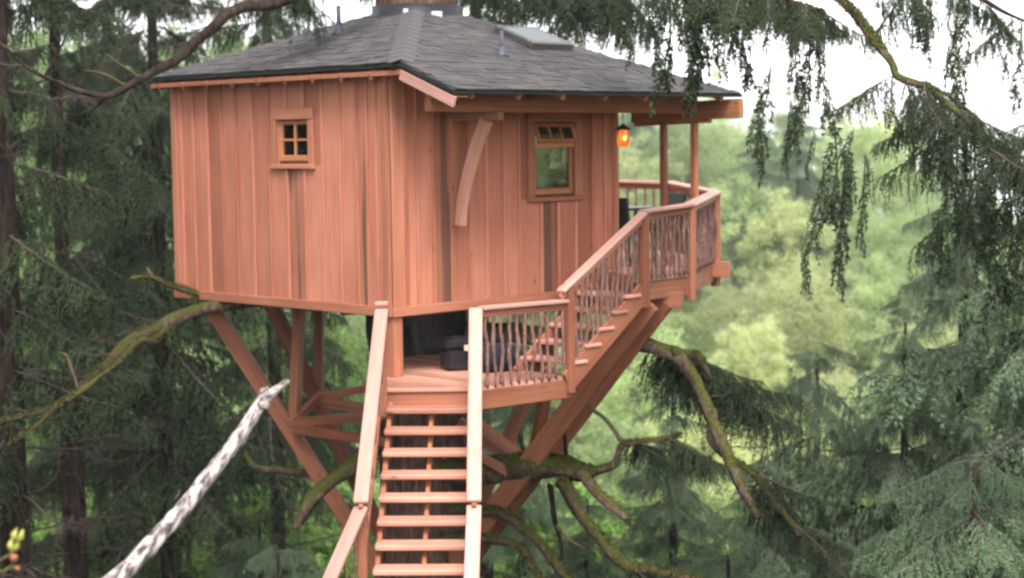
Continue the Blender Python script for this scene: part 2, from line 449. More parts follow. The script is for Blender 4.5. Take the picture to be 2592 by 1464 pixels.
# ------------------------------------------------------------------ the ground and the water
def lerp(a, b, t):
    t = max(0.0, min(1.0, t)); t = t * t * (3 - 2 * t); return a + (b - a) * t
def gz(x, y):
    """terrain height relative to eye level"""
    near = -1.75 + 0.06 * max(0, -y)
    z = lerp(near, -9.6, (y - 3.0) / 17.0) if y < 20 else -9.6
    top = 1.0 - 0.17 * max(-20.0, x) - 0.65 * max(0.0, x - 32)
    top = max(top, -24.0)
    if y > 20: z = lerp(-9.6, -14.0, (y - 24.0) / 46.0)
    if y > 70: z = lerp(-14.0, top, (y - 70.0) / 140.0)
    if y > 225: z = lerp(top, -34.0, (y - 225.0) / 90.0)
    z += 0.9 * mnoise.noise(Vector((x * .09, y * .09, 1.7))) * min(1, max(0.1, (y - 5) / 15)) + 0.25 * mnoise.noise(Vector((x * .45, y * .45, 4.2)))
    return z
def build_ground():
    xs = [-400, -300, -220, -160, -120] + [-90 + i * 3 for i in range(17)] + [-40 + i * 1.25 for i in range(65)] + [43 + i * 3 for i in range(16)] + [120, 160, 220, 300, 400]
    ys = [-120, -80, -50, -30] + [-20 + i * 2 for i in range(10)] + [i * 1.2 for i in range(60)] + [74 + i * 4.5 for i in range(40)] + [265, 285, 310, 340, 400]
    v = [(x, y, gz(x, y) + EYE) for y in ys for x in xs]
    n = len(xs)
    f = [[j * n + i, j * n + i + 1, (j + 1) * n + i + 1, (j + 1) * n + i] for j in range(len(ys) - 1) for i in range(n - 1)]
    o = link('ground', mesh('ground', v, f, M['ground'], smooth=True), Matrix())
    tag(o, 'mossy forest floor of the valley under the treehouse', 'ground', kind='structure')
    wv = [(-9000, -9000, EYE - 18), (9000, -9000, EYE - 18), (9000, 9000, EYE - 18), (-9000, 9000, EYE - 18)]
    o = link('water', mesh('water', wv, [[0, 1, 2, 3]], M['water']), Matrix())
    tag(o, 'pale water beyond the wooded valley', 'water', kind='structure')
build_ground()

# ------------------------------------------------------------------ the treehouse
LL, LR, WH = 4.215, 3.79, 2.86           # wall lengths and wall height
KS, ZL, TE, SE = 0.375, 2.835, -1.33, 4.72
ZR = ZL - KS * 0.84
APEX = (2.195, 1.955, 3.752)
house = empty('treehouse', N0, math.atan2(DR.y, DR.x), 'red cedar board and batten treehouse with hipped grey shingle roof built around a trunk', 'treehouse')
rnd = random.Random(11)

WIN_L = dict(t0=1.42, t1=2.01, z0=1.76, z1=2.25)             # opening in the left wall
WIN_R = dict(s0=2.29, s1=3.00, z0=1.31, z1=2.19)             # opening in the right wall
WIN_E = dict(t0=0.62, t1=1.62, z0=0.80, z1=2.10)             # opening in the far end wall

def wall(axis, at_, a0, a1, out, hole=None):
    """slab of wall: axis 't' = runs along t at s=at_, axis 's' = runs along s at t=at_; out = outward sign"""
    th = 0.11
    def P(a, z, d): return H(at_ + out * d, a, z) if axis == 't' else H(a, at_ + out * d, z)
    rects = [(a0, a1, 0.0, WH)]
    if hole:
        h0, h1, z0, z1 = hole
        rects = [(a0, h0, 0, WH), (h1, a1, 0, WH), (h0, h1, 0, z0), (h0, h1, z1, WH)]
    v, f = [], []
    for (b0, b1, z0, z1) in rects:
        k = len(v)
        for d in (0, -th):
            v += [P(b0, z0, d), P(b1, z0, d), P(b1, z1, d), P(b0, z1, d)]
        f += [[k, k + 1, k + 2, k + 3], [k + 7, k + 6, k + 5, k + 4], [k, k + 4, k + 5, k + 1], [k + 1, k + 5, k + 6, k + 2], [k + 2, k + 6, k + 7, k + 3], [k + 3, k + 7, k + 4, k]]
    o = P((a0 + a1) / 2, 0, 0)
    w = link('wall', mesh('wall', [p - o for p in v], f, M['inner']), Matrix.Translation(o), house)
    return w, P

def side(axis, at_, out, joints, hole, z0=0.11, z1=WH, bw=0.042, streaked=(), streaked_low=()):
    """boards between joints and battens over them, split round the window opening"""
    a0, a1 = joints[0], joints[-1]
    w, P = wall(axis, at_, a0, a1, out, hole)
    outv = (DR if axis == 't' else DL) * out
    def strip(name, b0, b1, y0, y1, d0, d1, mat):
        p0 = P((b0 + b1) / 2, y0, (d0 + d1) / 2); p1 = P((b0 + b1) / 2, y1, (d0 + d1) / 2)
        return beam(name, p0, p1, abs(b1 - b0), d1 - d0, mat, w, up=outv, ch=0.003)
    def pieces(b0, b1, clear):
        if hole and b1 > hole[0] - clear and b0 < hole[1] + clear:
            return [(z0, hole[2] - 0.05), (hole[3] + 0.05, z1)]
        return [(z0, z1)]
    for i in range(len(joints) - 1):
        b0, b1 = joints[i], joints[i + 1]
        for (y0, y1) in pieces(b0, b1, 0.0):
            if hole and (y1 - y0) < (z1 - z0) - .01:
                # the part of the board beside the opening stays whole
                if b0 < hole[0] - 0.02: strip('board', b0 + .002, hole[0] - .002, hole[2] - .05, hole[3] + .05, 0.0015, 0.021, M['board']) if y0 == z0 else None
                if b1 > hole[1] + 0.02: strip('board', hole[1] + .002, b1 - .002, hole[2] - .05, hole[3] + .05, 0.0015, 0.021, M['board']) if y0 == z0 else None
            strip('board', b0 + 0.002, b1 - 0.002, y0, y1, 0.0015, 0.021 + rnd.uniform(0, .004), M['board_streak'] if (i in streaked) or (i in streaked_low and y0 == z0) else M['board'])
    for j in joints[1:-1]:
        ww = bw * rnd.uniform(.85, 1.15)
        for (y0, y1) in pieces(j - ww / 2, j + ww / 2, 0.13):
            if hole and len(pieces(j - ww / 2, j + ww / 2, 0.13)) == 2:
                y0, y1 = (z0, hole[2] - .10) if y0 == z0 else (hole[3] + .15, z1)
            strip('batten', j - ww / 2, j + ww / 2, y0, y1, 0.026, 0.050, M['board'])
    strip('skirt_board', a0, a1, 0.0, 0.0, 0, .01, M['trim']) if False else None
    pm = 0.055
    beam('skirt_board', P(a0 - 0.03, pm, 0.034), P(a1 + 0.03, pm, 0.034), 0.062, 0.11, M['trim'], w)
    beam('frieze_board', P(a0, WH - 0.065, 0.04), P(a1, WH - 0.065, 0.04), 0.06, 0.13, M['soffit'], w)
    return w, P

JL = [0.0, 0.20, 0.36, 0.545, 0.845, 1.16, 1.50, 1.835, 2.185, 2.51, 2.85, 3.15, 3.45, 3.755, 4.02, LL]
JR = [0.0, 0.20, 0.37, 0.62, 0.90, 1.19, 1.47, 1.76, 2.02, 2.40, 2.70, 3.02, 3.32, 3.56, LR]
wallL, PL = side('t', 0.0, -1, JL, (WIN_L['t0'], WIN_L['t1'], WIN_L['z0'], WIN_L['z1']), streaked=(2,), streaked_low=(6,))
wallR, PR = side('s', 0.0, -1, JR, (WIN_R['s0'], WIN_R['s1'], WIN_R['z0'], WIN_R['z1']), streaked_low=(3, 9))
wallE, PE = side('t', LR, 1, [0.0, .32, .64, .96, 1.28, 1.6, 1.92, 2.24, 2.56, 2.88, 3.2, 3.52, 3.84, LL], (WIN_E['t0'], WIN_E['t1'], WIN_E['z0'], WIN_E['z1']))
wallB, PB = side('s', LL, 1, [0.0, .32, .64, .96, 1.28, 1.6, 1.92, 2.24, 2.56, 2.88, 3.2, 3.5, LR], None)
# corner boards
for (s, t, ds, dt) in ((0, 0, 1, 1), (0, LL, 1, -1), (LR, 0, -1, 1), (LR, LL, -1, -1)):
    beam('corner_board', H(s - ds * .040, t + dt * .055, 0.11), H(s - ds * .040, t + dt * .055, WH), 0.11, 0.028, M['trim'], house, up=DR * -ds)
    beam('corner_board', H(s + dt * 0 + ds * .028, t - dt * .040, 0.11), H(s + ds * .028, t - dt * .040, WH), 0.105, 0.028, M['trim'], house, up=DL * -dt)

def floor_slab():
    v = []
    for z in (0.0, 0.10):
        v += [H(.12, .12, z + .14), H(LR - .12, .12, z + .14), H(LR - .12, LL - .12, z + .14), H(.12, LL - .12, z + .14)]
    f = [[3, 2, 1, 0], [4, 5, 6, 7], [0, 1, 5, 4], [1, 2, 6, 5], [2, 3, 7, 6], [3, 0, 4, 7]]
    link('floor', mesh('floor', [p - N0 for p in v], f, M['timber']), Matrix.Translation(N0), house)
    for i in range(8):
        s = .3 + i * .455
        beam('joist', H(s, .13, .07), H(s, LL - .13, .07), .045, .13, M['timber'], house)
    for t in (.55, 1.25, 2.7, 3.7):
        beam('girder', H(.3, t, -.04), H(LR - .3, t, -.04), .11, .08, M['timber'], house)
floor_slab()

# windows ---------------------------------------------------------
def window_left():
    a0, a1, z0, z1 = WIN_L['t0'], WIN_L['t1'], WIN_L['z0'], WIN_L['z1']
    o = PL((a0 + a1) / 2, z0, 0)
    me_p = PL
    def bar(nm, b0, b1, y0, y1, d0, d1, mat, par):
        if abs(b1 - b0) > (y1 - y0):
            return beam(nm, me_p(b0, (y0 + y1) / 2, (d0 + d1) / 2), me_p(b1, (y0 + y1) / 2, (d0 + d1) / 2), d1 - d0, y1 - y0, mat, par)
        return beam(nm, me_p((b0 + b1) / 2, y0, (d0 + d1) / 2), me_p((b0 + b1) / 2, y1, (d0 + d1) / 2), abs(b1 - b0), d1 - d0, mat, par, up=-DR)
    win = bar('window', a0 - .105, a1 + .105, z1 + .005, z1 + .135, .022, .060, M['trim'], house)      # head casing carries the window
    bar('casing', a0 - .10, a0 - .004, z0 - .03, z1 + .003, .022, .054, M['trim'], win)
    bar('casing', a1 + .004, a1 + .10, z0 - .03, z1 + .003, .022, .058, M['trim'], win)
    bar('sill', a0 - .112, a1 + .112, z0 - .09, z0 - .032, .022, .075, M['trim'], win)
    fr = .052
    for (b0, b1, y0, y1) in ((a0, a0 + fr, z0 + .002, z1 - .002), (a1 - fr, a1, z0 + .002, z1 - .002)):
        bar('sash', b0, b1, y0, y1, -.03, .012, M['timber2'], win)
    bar('sash', a0 + fr + .001, a1 - fr - .001, z1 - fr, z1 - .002, -.03, .010, M['timber2'], win)
    bar('sash', a0 + fr + .001, a1 - fr - .001, z0 + .002, z0 + fr + .02, -.03, .010, M['timber2'], win)
    am, zm = (a0 + a1) / 2, (z0 + .07 + z1 - fr) / 2
    bar('muntin', am - .015, am + .015, z0 + fr + .021, z1 - fr - .001, -.022, .006, M['timber2'], win)
    for (b0, b1) in ((a0 + fr + .001, am - .016), (am + .016, a1 - fr - .001)):
        bar('muntin', b0, b1, zm - .014, zm + .014, -.022, .005, M['timber2'], win)
        for (y0, y1) in ((z0 + fr + .02, zm - .013), (zm + .013, z1 - fr)):
            beam('pane', me_p(b0, (y0 + y1) / 2, -.012), me_p(b1, (y0 + y1) / 2, -.012), .005, y1 - y0, M['glass'], win, ch=.0005)
M['timber2'] = cedar('fir_window_sash', (0.52, 0.23, 0.11), (0.46, 0.19, 0.085), (0.37, 0.14, 0.06), (0.30, 0.11, 0.05), 0.8, spread=.4)
window_left()

def window_right():
    a0, a1, z0, z1 = WIN_R['s0'], WIN_R['s1'], WIN_R['z0'], WIN_R['z1']
    def bar(nm, b0, b1, y0, y1, d0, d1, mat, par, lean=0):
        if abs(b1 - b0) > (y1 - y0):
            return beam(nm, PR(b0, (y0 + y1) / 2, (d0 + d1) / 2), PR(b1, (y0 + y1) / 2, (d0 + d1) / 2), d1 - d0, y1 - y0, mat, par)
        return beam(nm, PR((b0 + b1) / 2, y0, (d0 + d1) / 2 - lean), PR((b0 + b1) / 2, y1, (d0 + d1) / 2 + lean * 0), abs(b1 - b0), d1 - d0, mat, par, up=-DL)
    win = bar('window', a0 - .13, a1 + .13, z1 + .005, z1 + .13, .022, .066, M['trim'], house)
    bar('casing', a0 - .12, a0 - .004, z0 - .03, z1 + .003, .022, .058, M['trim'], win)
    bar('casing', a1 + .004, a1 + .12, z0 - .03, z1 + .003, .022, .058, M['trim'], win)
    bar('sill', a0 - .13, a1 + .13, z0 - .085, z0 - .032, .022, .075, M['trim'], win)
    zt = 1.93                                          # transom rail
    bar('transom_rail', a0, a1, zt - .045, zt + .015, -.04, .050, M['timber2'], win)
    fr = .055
    bar('sash', a0, a0 + fr, z0 + .002, zt - .047, -.03, .012, M['timber2'], win)
    bar('sash', a1 - fr, a1, z0 + .002, zt - .047, -.03, .012, M['timber2'], win)
    bar('sash', a0 + fr + .001, a1 - fr - .001, z0 + .002, z0 + fr + .015, -.03, .010, M['timber2'], win)
    beam('pane', PR(a0 + fr, (z0 + .07 + zt - .047) / 2, -.01), PR(a1 - fr, (z0 + .07 + zt - .047) / 2, -.01), .005, zt - z0 - .117, M['glass'], win, ch=.0005)
    # small awning light above, hinged at the top and pushed a little open
    hz = z1 - .004
    lean = .085
    y0 = zt + .02
    def Q(b, z): return PR(b, z, .012 + lean * (hz - z) / (hz - y0))
    upv = (Q(a0, hz) - Q(a0, y0)).normalized()
    nrm = (-DL - upv * (-DL).dot(upv)).normalized()
    aw = beam('awning_sash', Q(a0 + .01, y0 + .02), Q(a1 - .01, y0 + .02), .04, .042, M['timber2'], win, up=upv)
    beam('awning_sash', Q(a0 + .01, hz - .03), Q(a1 - .01, hz - .03), .04, .038, M['timber2'], win, up=upv)
    for b in (a0 + .03, a1 - .03):
        beam('awning_sash', Q(b, y0 + .042), Q(b, hz - .05), .042, .038, M['timber2'], win, up=nrm)
    w3 = (a1 - a0 - .12) / 3
    for i in (1, 2):
        b = a0 + .06 + i * w3
        beam('muntin', Q(b, y0 + .042), Q(b, hz - .05), .024, .03, M['timber2'], win, up=nrm)
    for i in range(3):
        b0, b1 = a0 + .055 + i * w3, a0 + .065 + (i + 1) * w3
        zc = (y0 + .042 + hz - .05) / 2
        beam('pane', Q(b0, zc), Q(b1, zc), .004, hz - y0 - .085, M['glass'], win, up=upv, ch=.0005)
window_right()

def window_end():
    a0, a1, z0, z1 = WIN_E['t0'], WIN_E['t1'], WIN_E['z0'], WIN_E['z1']
    win = beam('window', PE(a0 - .12, z1 + .06, .04), PE(a1 + .12, z1 + .06, .04), .04, .11, M['trim'], house)
    for b in (a0 + .03, a1 - .03):
        beam('sash', PE(b, z0, -.03), PE(b, z1, -.03), .06, .05, M['iron'], win, up=DR)
    for z in (z0 + .03, z1 - .03):
        beam('sash', PE(a0 + .061, z, -.03), PE(a1 - .061, z, -.03), .05, .058, M['iron'], win)
    beam('pane', PE(a0 + .06, (z0 + z1) / 2, -.03), PE(a1 - .06, (z0 + z1) / 2, -.03), .005, z1 - z0 - .12, M['glass'], win, ch=.0005)
window_end()

# roof --------------------------------------------------------------
def zR(t): return ZR + KS * (t - TE)
def zLp(s): return ZL + KS * (s + 0.25)
near_t, left_t = (-.25, -.49, ZL), (-.25, 4.40, ZL)
rk, re_, bc = (-.25, TE, ZR), (SE, TE, ZR), (4.4, 4.82, 2.676)
def build_roof():
    top = [rk, re_, APEX, near_t, left_t, bc]
    v = [H(*p) for p in top] + [H(p[0], p[1], p[2] - .030) for p in top] + [H(p[0], p[1], p[2] - .042) for p in top]
    ft = [[0, 1, 2, 3], [3, 2, 4], [1, 5, 2], [5, 4, 2]]
    rim = [0, 1, 5, 4, 3]
    f, mi = [], []
    for q in ft: f.append(q); mi.append(0)
    for i in range(5):
        a, b = rim[i], rim[(i + 1) % 5]
        f.append([a, a + 6, b + 6, b]); mi.append(1)
        f.append([a + 6, a + 12, b + 12, b + 6]); mi.append(1)
    for q in ft: f.append([i + 12 for i in q][::-1]); mi.append(2)
    o = H(*APEX)
    return link('roof', mesh('roof', [p - o for p in v], f, [M['shingle'], M['dripedge'], M['soffit']], midx=mi), Matrix.Translation(o), house)
roof = build_roof()
SHN, SHS = [], []
def shingles():
    ex, tw, th = 0.118, 0.30, 0.010
    box = {}
    def shared(w):
        w = round(w, 2)
        if w not in box:
            vv, ff = box_geo(w / 2 - .004, (ex + .03) / 2, th / 2, .004)
            box[w] = mesh('shingle', vv, ff, M['shingle'])
        return box[w]
    items = []
    # right face: u along s, upslope along t ; left face: u along t, upslope along s
    for face in ('R', 'L'):
        sl = math.hypot(1, KS)
        u_dir, up_dir = (DR, (DL + UP * KS).normalized()) if face == 'R' else (-DL, (DR + UP * KS).normalized())
        nrm = u_dir.cross(up_dir).normalized()
        n_rows = 34
        for r in range(n_rows):
            d0 = r * ex / sl                      # plan distance from the eave to the lower edge of the course
            dm = d0 + ex * .5 / sl
            if face == 'R':
                t = TE + dm
                if t > APEX[1] - .3: break
                lo = -.25 if t < near_t[1] else -.25 + (t - near_t[1])
                fr = (t - TE) / (APEX[1] - TE)
                hi = SE + (APEX[0] - SE) * fr
            else:
                s = -.25 + dm
                if s > APEX[0] - .3: break
                fr = (s + .25) / (APEX[0] + .25)
                lo = near_t[1] + (APEX[1] - near_t[1]) * fr
                hi = left_t[1] + (APEX[1] - left_t[1]) * fr
            u = lo + .03 - rnd.uniform(0, tw)
            while u < hi:
                w = rnd.choice((.12, .16, .2, .28))
                a, b = max(u, lo + .0), min(u + w, hi)
                u += w
                if b - a < .06: continue
                um, ww = (a + b) / 2, b - a
                if face == 'R': P = H(um, TE + dm, zR(TE + dm))
                else: P = H(-.25 + dm, um, zLp(-.25 + dm))
                tilt = rnd.choice((0, .004, .007))
                P = P + nrm * (th / 2 + .004 + tilt)
                tl = R(-2.2)
                y = (up_dir * math.cos(tl) + nrm * math.sin(tl)).normalized()
                x = u_dir; z = x.cross(y)
                Mx = Matrix(((x.x, y.x, z.x, P.x), (x.y, y.y, z.y, P.y), (x.z, y.z, z.z, P.z), (0, 0, 0, 1)))
                items.append((P.y, Mx, ww, face))
    items.sort(key=lambda q: q[0])
    for (_, Mx, ww, face) in items[:300]:
        link('shingle', shared(ww), Mx, roof)
    v, f = [], []
    for (_, Mx, ww, face) in items[300:]:
        vv, ff = box_geo(ww / 2 - .004, (ex + .03) / 2, th / 2, .004); k = len(v)
        v += [Mx @ Vector(p) for p in vv]; f += [[i + k for i in q] for q in ff]
    if v:
        o = H(*APEX)
        st = link('shingle_field', mesh('shingle_field', [p - o for p in v], f, M['shingle']), Matrix.Translation(o), roof)
        st['kind'] = 'stuff'
    # hip caps up the near hip
    p0, p1 = H(*near_t), H(near_t[0] + 1.95, near_t[1] + 1.95, ZL + KS * 1.95)
    n = 13
    ax = (p1 - p0).normalized()
    lat = ax.cross(UP).normalized()
    nr = lat.cross(ax).normalized()
    if nr.z < 0: nr = -nr
    for i in range(n):
        a = p0 + (p1 - p0) * (i / n) ; b = p0 + (p1 - p0) * ((i + 1.25) / n)
        wv = .14
        drop = wv * .27
        lift = .030
        vs = []
        for (pp, l) in ((a, lift + .005), (b, lift - .002)):
            vs += [pp + lat * wv - UP * drop + nr * l, pp + nr * (l + .004), pp - lat * wv - UP * drop + nr * l]
        vs += [p - nr * .006 for p in vs]
        fs = [[0, 1, 4, 3], [1, 2, 5, 4], [6, 9, 10, 7], [7, 10, 11, 8], [0, 6, 7, 1], [1, 7, 8, 2], [0, 3, 9, 6], [2, 8, 11, 5], [3, 4, 10, 9], [4, 5, 11, 10]]
        me = mesh('hip_cap', [p - a for p in vs], fs, M['hipcap'])
        link('hip_cap', me, Matrix.Translation(a), roof)
M['hipcap'] = simple('asphalt_hip_cap', (0.090, 0.084, 0.090), 0.9, 0.15, var=.15, scale=30)
shingles()

def eaves():
    # rafter tails of the left eave
    for i in range(9):
        t = .05 + i * .52
        beam('rafter', H(.02, t, ZL - .075 - .06 + KS * .27), H(-.235, t, ZL - .075 - .06 + KS * .015), .042, .095, M['timber'], house)
    beam('fascia', H(-.225, -.47, ZL - .105), H(-.225, 4.38, ZL - .105), .025, .055, M['timber'], house)
    # rafter tails of the long right eave
    for i in range(7):
        s = .06 + i * .715
        beam('rafter', H(s, .05 if i < 6 else -.97, zR(.05 if i < 6 else -.97) - .080), H(s, TE + .03, zR(TE + .03) - .076), .06, .065, M['timber'], house)
    # rake board under the cut edge of the long right slope
    beam('rake_board', H(-.225, -.46, zR(-.46) - .14), H(-.225, TE + .01, zR(TE + .01) - .14), .035, .115, M['cap'], house)
    beam('soffit_board', H(-.10, -.35, zR(-.35) - .09), H(-.10, TE + .04, zR(TE + .04) - .09), .2, .016, M['soffit'], house)
    # porch beam, end beam, posts
    beam('porch_beam', H(-.10, -.75, 2.408), H(4.49, -.75, 2.400), .11, .22, M['timber'], house, ch=.01)
    beam('end_beam', H(4.55, .35, 2.305), H(4.55, -1.45, 2.342), .09, .24, M['soffit'], house, ch=.01)
    beam('end_beam', H(4.55, .30, 2.162), H(4.55, -.95, 2.188), .075, .045, M['timber'], house)
    for (t, s) in ((-.22, 4.5), (-.73, 4.5)):
        beam('porch_post', H(s, t, .27), H(s, t, 2.16), .08, .08, M['timber'], house, up=DR)
    # knee bracket on the right wall
    bs = .94
    arm = beam('bracket', H(bs, -.04, 2.252), H(bs, -.84, 2.252), .095, .09, M['decking'], house)
    beam('wall_cleat', H(bs, -.062, 1.0), H(bs, -.062, 2.225), .12, .05, M['timber'], arm, up=-DL)
    pts = [H(bs, -.60, 2.215), H(bs, -.46, 1.97), H(bs, -.34, 1.72), H(bs, -.24, 1.46), H(bs, -.17, 1.22), H(bs, -.14, 1.0)]
    P, _ = smooth_path(pts, [1] * len(pts), 4)
    v, f = [], []
    for i, p in enumerate(P):
        tng = (P[min(i + 1, len(P) - 1)] - P[max(i - 1, 0)]).normalized()
        nn = DR.cross(tng).normalized()
        hw = .064 - .018 * (i / (len(P) - 1)) ** .7
        v += [p + DR * .05 + nn * hw, p - DR * .05 + nn * hw, p - DR * .05 - nn * hw, p + DR * .05 - nn * hw]
    for i in range(len(P) - 1):
        for k in range(4):
            k2 = (k + 1) % 4
            f.append([i * 4 + k, i * 4 + k2, i * 4 + 4 + k2, i * 4 + 4 + k])
    f += [[3, 2, 1, 0], [len(v) - 4 + i for i in range(4)]]
    Mb, _ = frame(P[0], P[-1], DR); Mi = Mb.inverted()
    link('curved_brace', mesh('curved_brace', [Mi @ p for p in v], f, M['decking']), Mb, arm)
eaves()

def roof_fittings():
    # trunk collar
    v, f = [], []
    n = 28
    c = H(APEX[0], APEX[1], 0)
    for (r, z) in ((.66, 3.38), (.60, 3.50), (.575, 3.70), (.54, 3.70), (.50, 3.60)):
        for k in range(n):
            a = 2 * math.pi * k / n
            rr = r * (1 + .03 * math.sin(3 * a + 1))
            v.append(Vector((rr * math.cos(a), rr * math.sin(a), z)))
    for j in range(4):
        for k in range(n):
            f.append([j * n + k, j * n + (k + 1) % n, (j + 1) * n + (k + 1) % n, (j + 1) * n + k])
    co = link('trunk_collar', mesh('trunk_collar', v, f, M['black'], smooth=True), Matrix.Translation(c), house)
    d = -Vector((c.x - .35, c.y, 0)).normalized()
    pc = c + Vector((.22, -.585, 3.55))
    beam('flashing_patch', pc, pc + Vector((.13, .02, 0)), .02, .09, M['flash'], co)
    pc = c + Vector((-.13, -.62, 3.57))
    beam('flashing_patch', pc, pc + Vector((.06, 0, 0.0)), .02, .12, M['flash'], co)
    # vent pipes
    for (s, t, z, h, r, lab) in ((1.647, -.143, zR(-.143), .30, .026, 0), (1.026, 2.098, zLp(1.026), .36, .032, 1)):
        p = H(s, t, z)
        vv, ff = rings([p - UP * .05, p + UP * h], [r, r], 14)
        pipe = link('vent_pipe', mesh('vent_pipe', [q - p for q in vv], ff, M['pipe'], smooth=True), Matrix.Translation(p), house)
        vv, ff = rings([p - UP * .01, p + UP * .03, p + UP * .06, p + UP * .12], [.10, .075, .05, r + .006], 14)
        link('pipe_boot', mesh('pipe_boot', [q - p for q in vv], ff, M['pipe'], smooth=True), Matrix.Translation(p), pipe)
    # skylight on the right slope
    s0, s1, t0, t1 = 2.40, 3.14, .14, .74
    upd = (DL + UP * KS).normalized(); nr = (UP - upd * upd.z).normalized(); nr = DR.cross(upd).normalized()
    if nr.z < 0: nr = -nr
    def S(s, t, h): return H(s, t, zR(t)) + nr * (h - .02)
    sk = beam('skylight', S(s0, t0, .075), S(s1, t0, .075), .07, .11, M['skyframe'], house, up=nr, ch=.012)
    beam('skylight_frame', S(s0, t1, .075), S(s1, t1, .075), .07, .11, M['skyframe'], sk, up=nr, ch=.012)
    for s in (s0 + .035, s1 - .035):
        beam('skylight_frame', S(s, t0 + .036, .074), S(s, t1 - .036, .074), .07, .108, M['skyframe'], sk, up=nr, ch=.012)
    beam('glass', S((s0 + s1) / 2, t0 + .036, .118), S((s0 + s1) / 2, t1 - .036, .118), s1 - s0 - .14, .02, M['skyglass'], sk, up=nr, ch=.002)
    # a few fallen leaves do not lie loose enough to count: left out
roof_fittings()

def litter():
    rs = np.random.RandomState(4)
    B, D = [], []
    for k in range(260):
        if rs.uniform() < .6:
            t_ = rs.uniform(TE + .1, 1.5); s_ = rs.uniform(max(-.2, t_ - .3), 4.4 - .75 * (t_ + 1.33)); p_ = H(s_, t_, zR(t_) + .026); u_ = DR * rs.normal() + (DL + UP * KS) * rs.normal()
        else:
            s_ = rs.uniform(-.15, 1.6); t_ = rs.uniform(s_ - .1, 4.1 - s_); p_ = H(s_, t_, zLp(s_) + .026); u_ = DL * rs.normal() + (DR + UP * KS) * rs.normal()
        B.append(tuple(p_)); D.append(tuple(u_.normalized()))
    B, D = np.array(B), np.array(D); L = rs.uniform(.02, .07, len(B))
    nn = np.tile(np.array([0, 0, 1.0]), (len(B), 1)); side_ = unit(np.cross(D, nn)); mid = B + D * (L * .5)[:, None]
    V = np.stack([B, mid + side_ * (L * .2)[:, None], B + D * L[:, None], mid - side_ * (L * .2)[:, None]], 1).reshape(-1, 3)
    o_ = np.array(tuple(H(*APEX)))
    st = link('needle_litter', mesh_np('needle_litter', V - o_, np.arange(len(V)).reshape(-1, 4), [M['litter']]), Matrix.Translation(H(*APEX)), roof)
    st['kind'] = 'stuff'
M['litter'] = leaf_mat('fallen_needles_and_leaves', [(0.05, 0.035, 0.02), (0.12, 0.06, 0.03), (0.16, 0.12, 0.04), (0.20, 0.08, 0.05)], 0.1)
litter()

def supports():
    tc = H(APEX[0], APEX[1], 0)
    def b(nm, p0, p1, w, h, par=house, mat='timber'): return beam(nm, p0, p1, w, h, M[mat], par, ch=.008)
    A0, A1 = W(-3.99, 22.84, -1.96), W(-1.62, 22.86, -5.90)
    b('knee_brace', A0, A1, .14, .20)
    B0, B1 = W(-3.42, 24.15, -1.95), W(-1.75, 23.05, -5.2)
    b('knee_brace', B0, B1, .13, .18)
    An = W(-2.90, 22.80, -3.62); Bn = W(-2.64, 23.62, -3.40)
    b('strut', An + Vector((.02, .12, -.05)), W(-2.80, 23.2, -1.98), .12, .17)
    b('strut', Bn + Vector((.0, .1, 0)), W(-2.62, 23.9, -1.98), .12, .15)
    b('tie', An + Vector((.0, -.06, 0)), Bn + Vector((.06, -.02, 0.03)), .09, .11)
    b('tie', An + Vector((.05, -.1, .02)), W(-1.55, 22.35, -3.46), .09, .12)
    b('tie', An + Vector((.05, -.12, -.06)), W(-1.55, 21.9, -3.75), .09, .12)
    b('tie', Bn + Vector((.0, -.05, 0)), W(-1.5, 23.4, -3.20), .08, .10)
    b('tie', Bn + Vector((.0, -.07, -.05)), W(-1.6, 22.9, -3.52), .09, .13)
    # doubled brace under the upper deck
    R0, R1 = W(1.74, 21.05, -1.93), W(-.72, 22.55, -5.45)
    off = Vector((.10, .16, .0))
    b('knee_brace', R0 - off, R1 - off, .085, .26)
    b('knee_brace', R0 + off, R1 + off, .085, .26)
    b('brace_spacer', R0 + (R1 - R0) * .60, R0 + (R1 - R0) * .70, .16, .2)
    Rn = R0 + (R1 - R0) * .62
    b('knee_brace', W(.95, 24.6, -1.98), W(-.62, 23.1, -5.1), .12, .18)
    b('tie', Rn + Vector((-.1, .1, .12)), W(-.55, 21.9, -3.42), .09, .12)
    b('tie', Rn + Vector((-.1, .1, -.04)), W(-.7, 22.3, -3.55), .09, .12)
    b('tie', Rn + Vector((-.1, .0, -.16)), W(-.6, 21.75, -3.80), .09, .12)
    b('strut', Rn + Vector((.02, .02, .05)), W(.45, 21.4, -2.78), .12, .16)
    b('corner_post', H(.06, .05, -.70), H(.06, .05, -.005), .14, .14)
supports()

# ------------------------------------------------------------------ stairs, landing and deck
def stick(name, p0, p1, r, parent, seed):
    rr = random.Random(seed)
    pts = [p0.lerp(p1, i / 5) + Vector((rr.uniform(-.018, .018), rr.uniform(-.018, .018), 0)) * (.3 if i in (0, 5) else 1) for i in range(6)]
    P, Q = smooth_path(pts, [r * rr.uniform(.75, 1.3) for _ in pts], 2)
    v, f = rings(P, Q, 6, .3, seed, 9.0)
    return link(name, mesh(name, [p - p0 for p in v], f, M['stick'], smooth=True), Matrix.Translation(p0), parent)

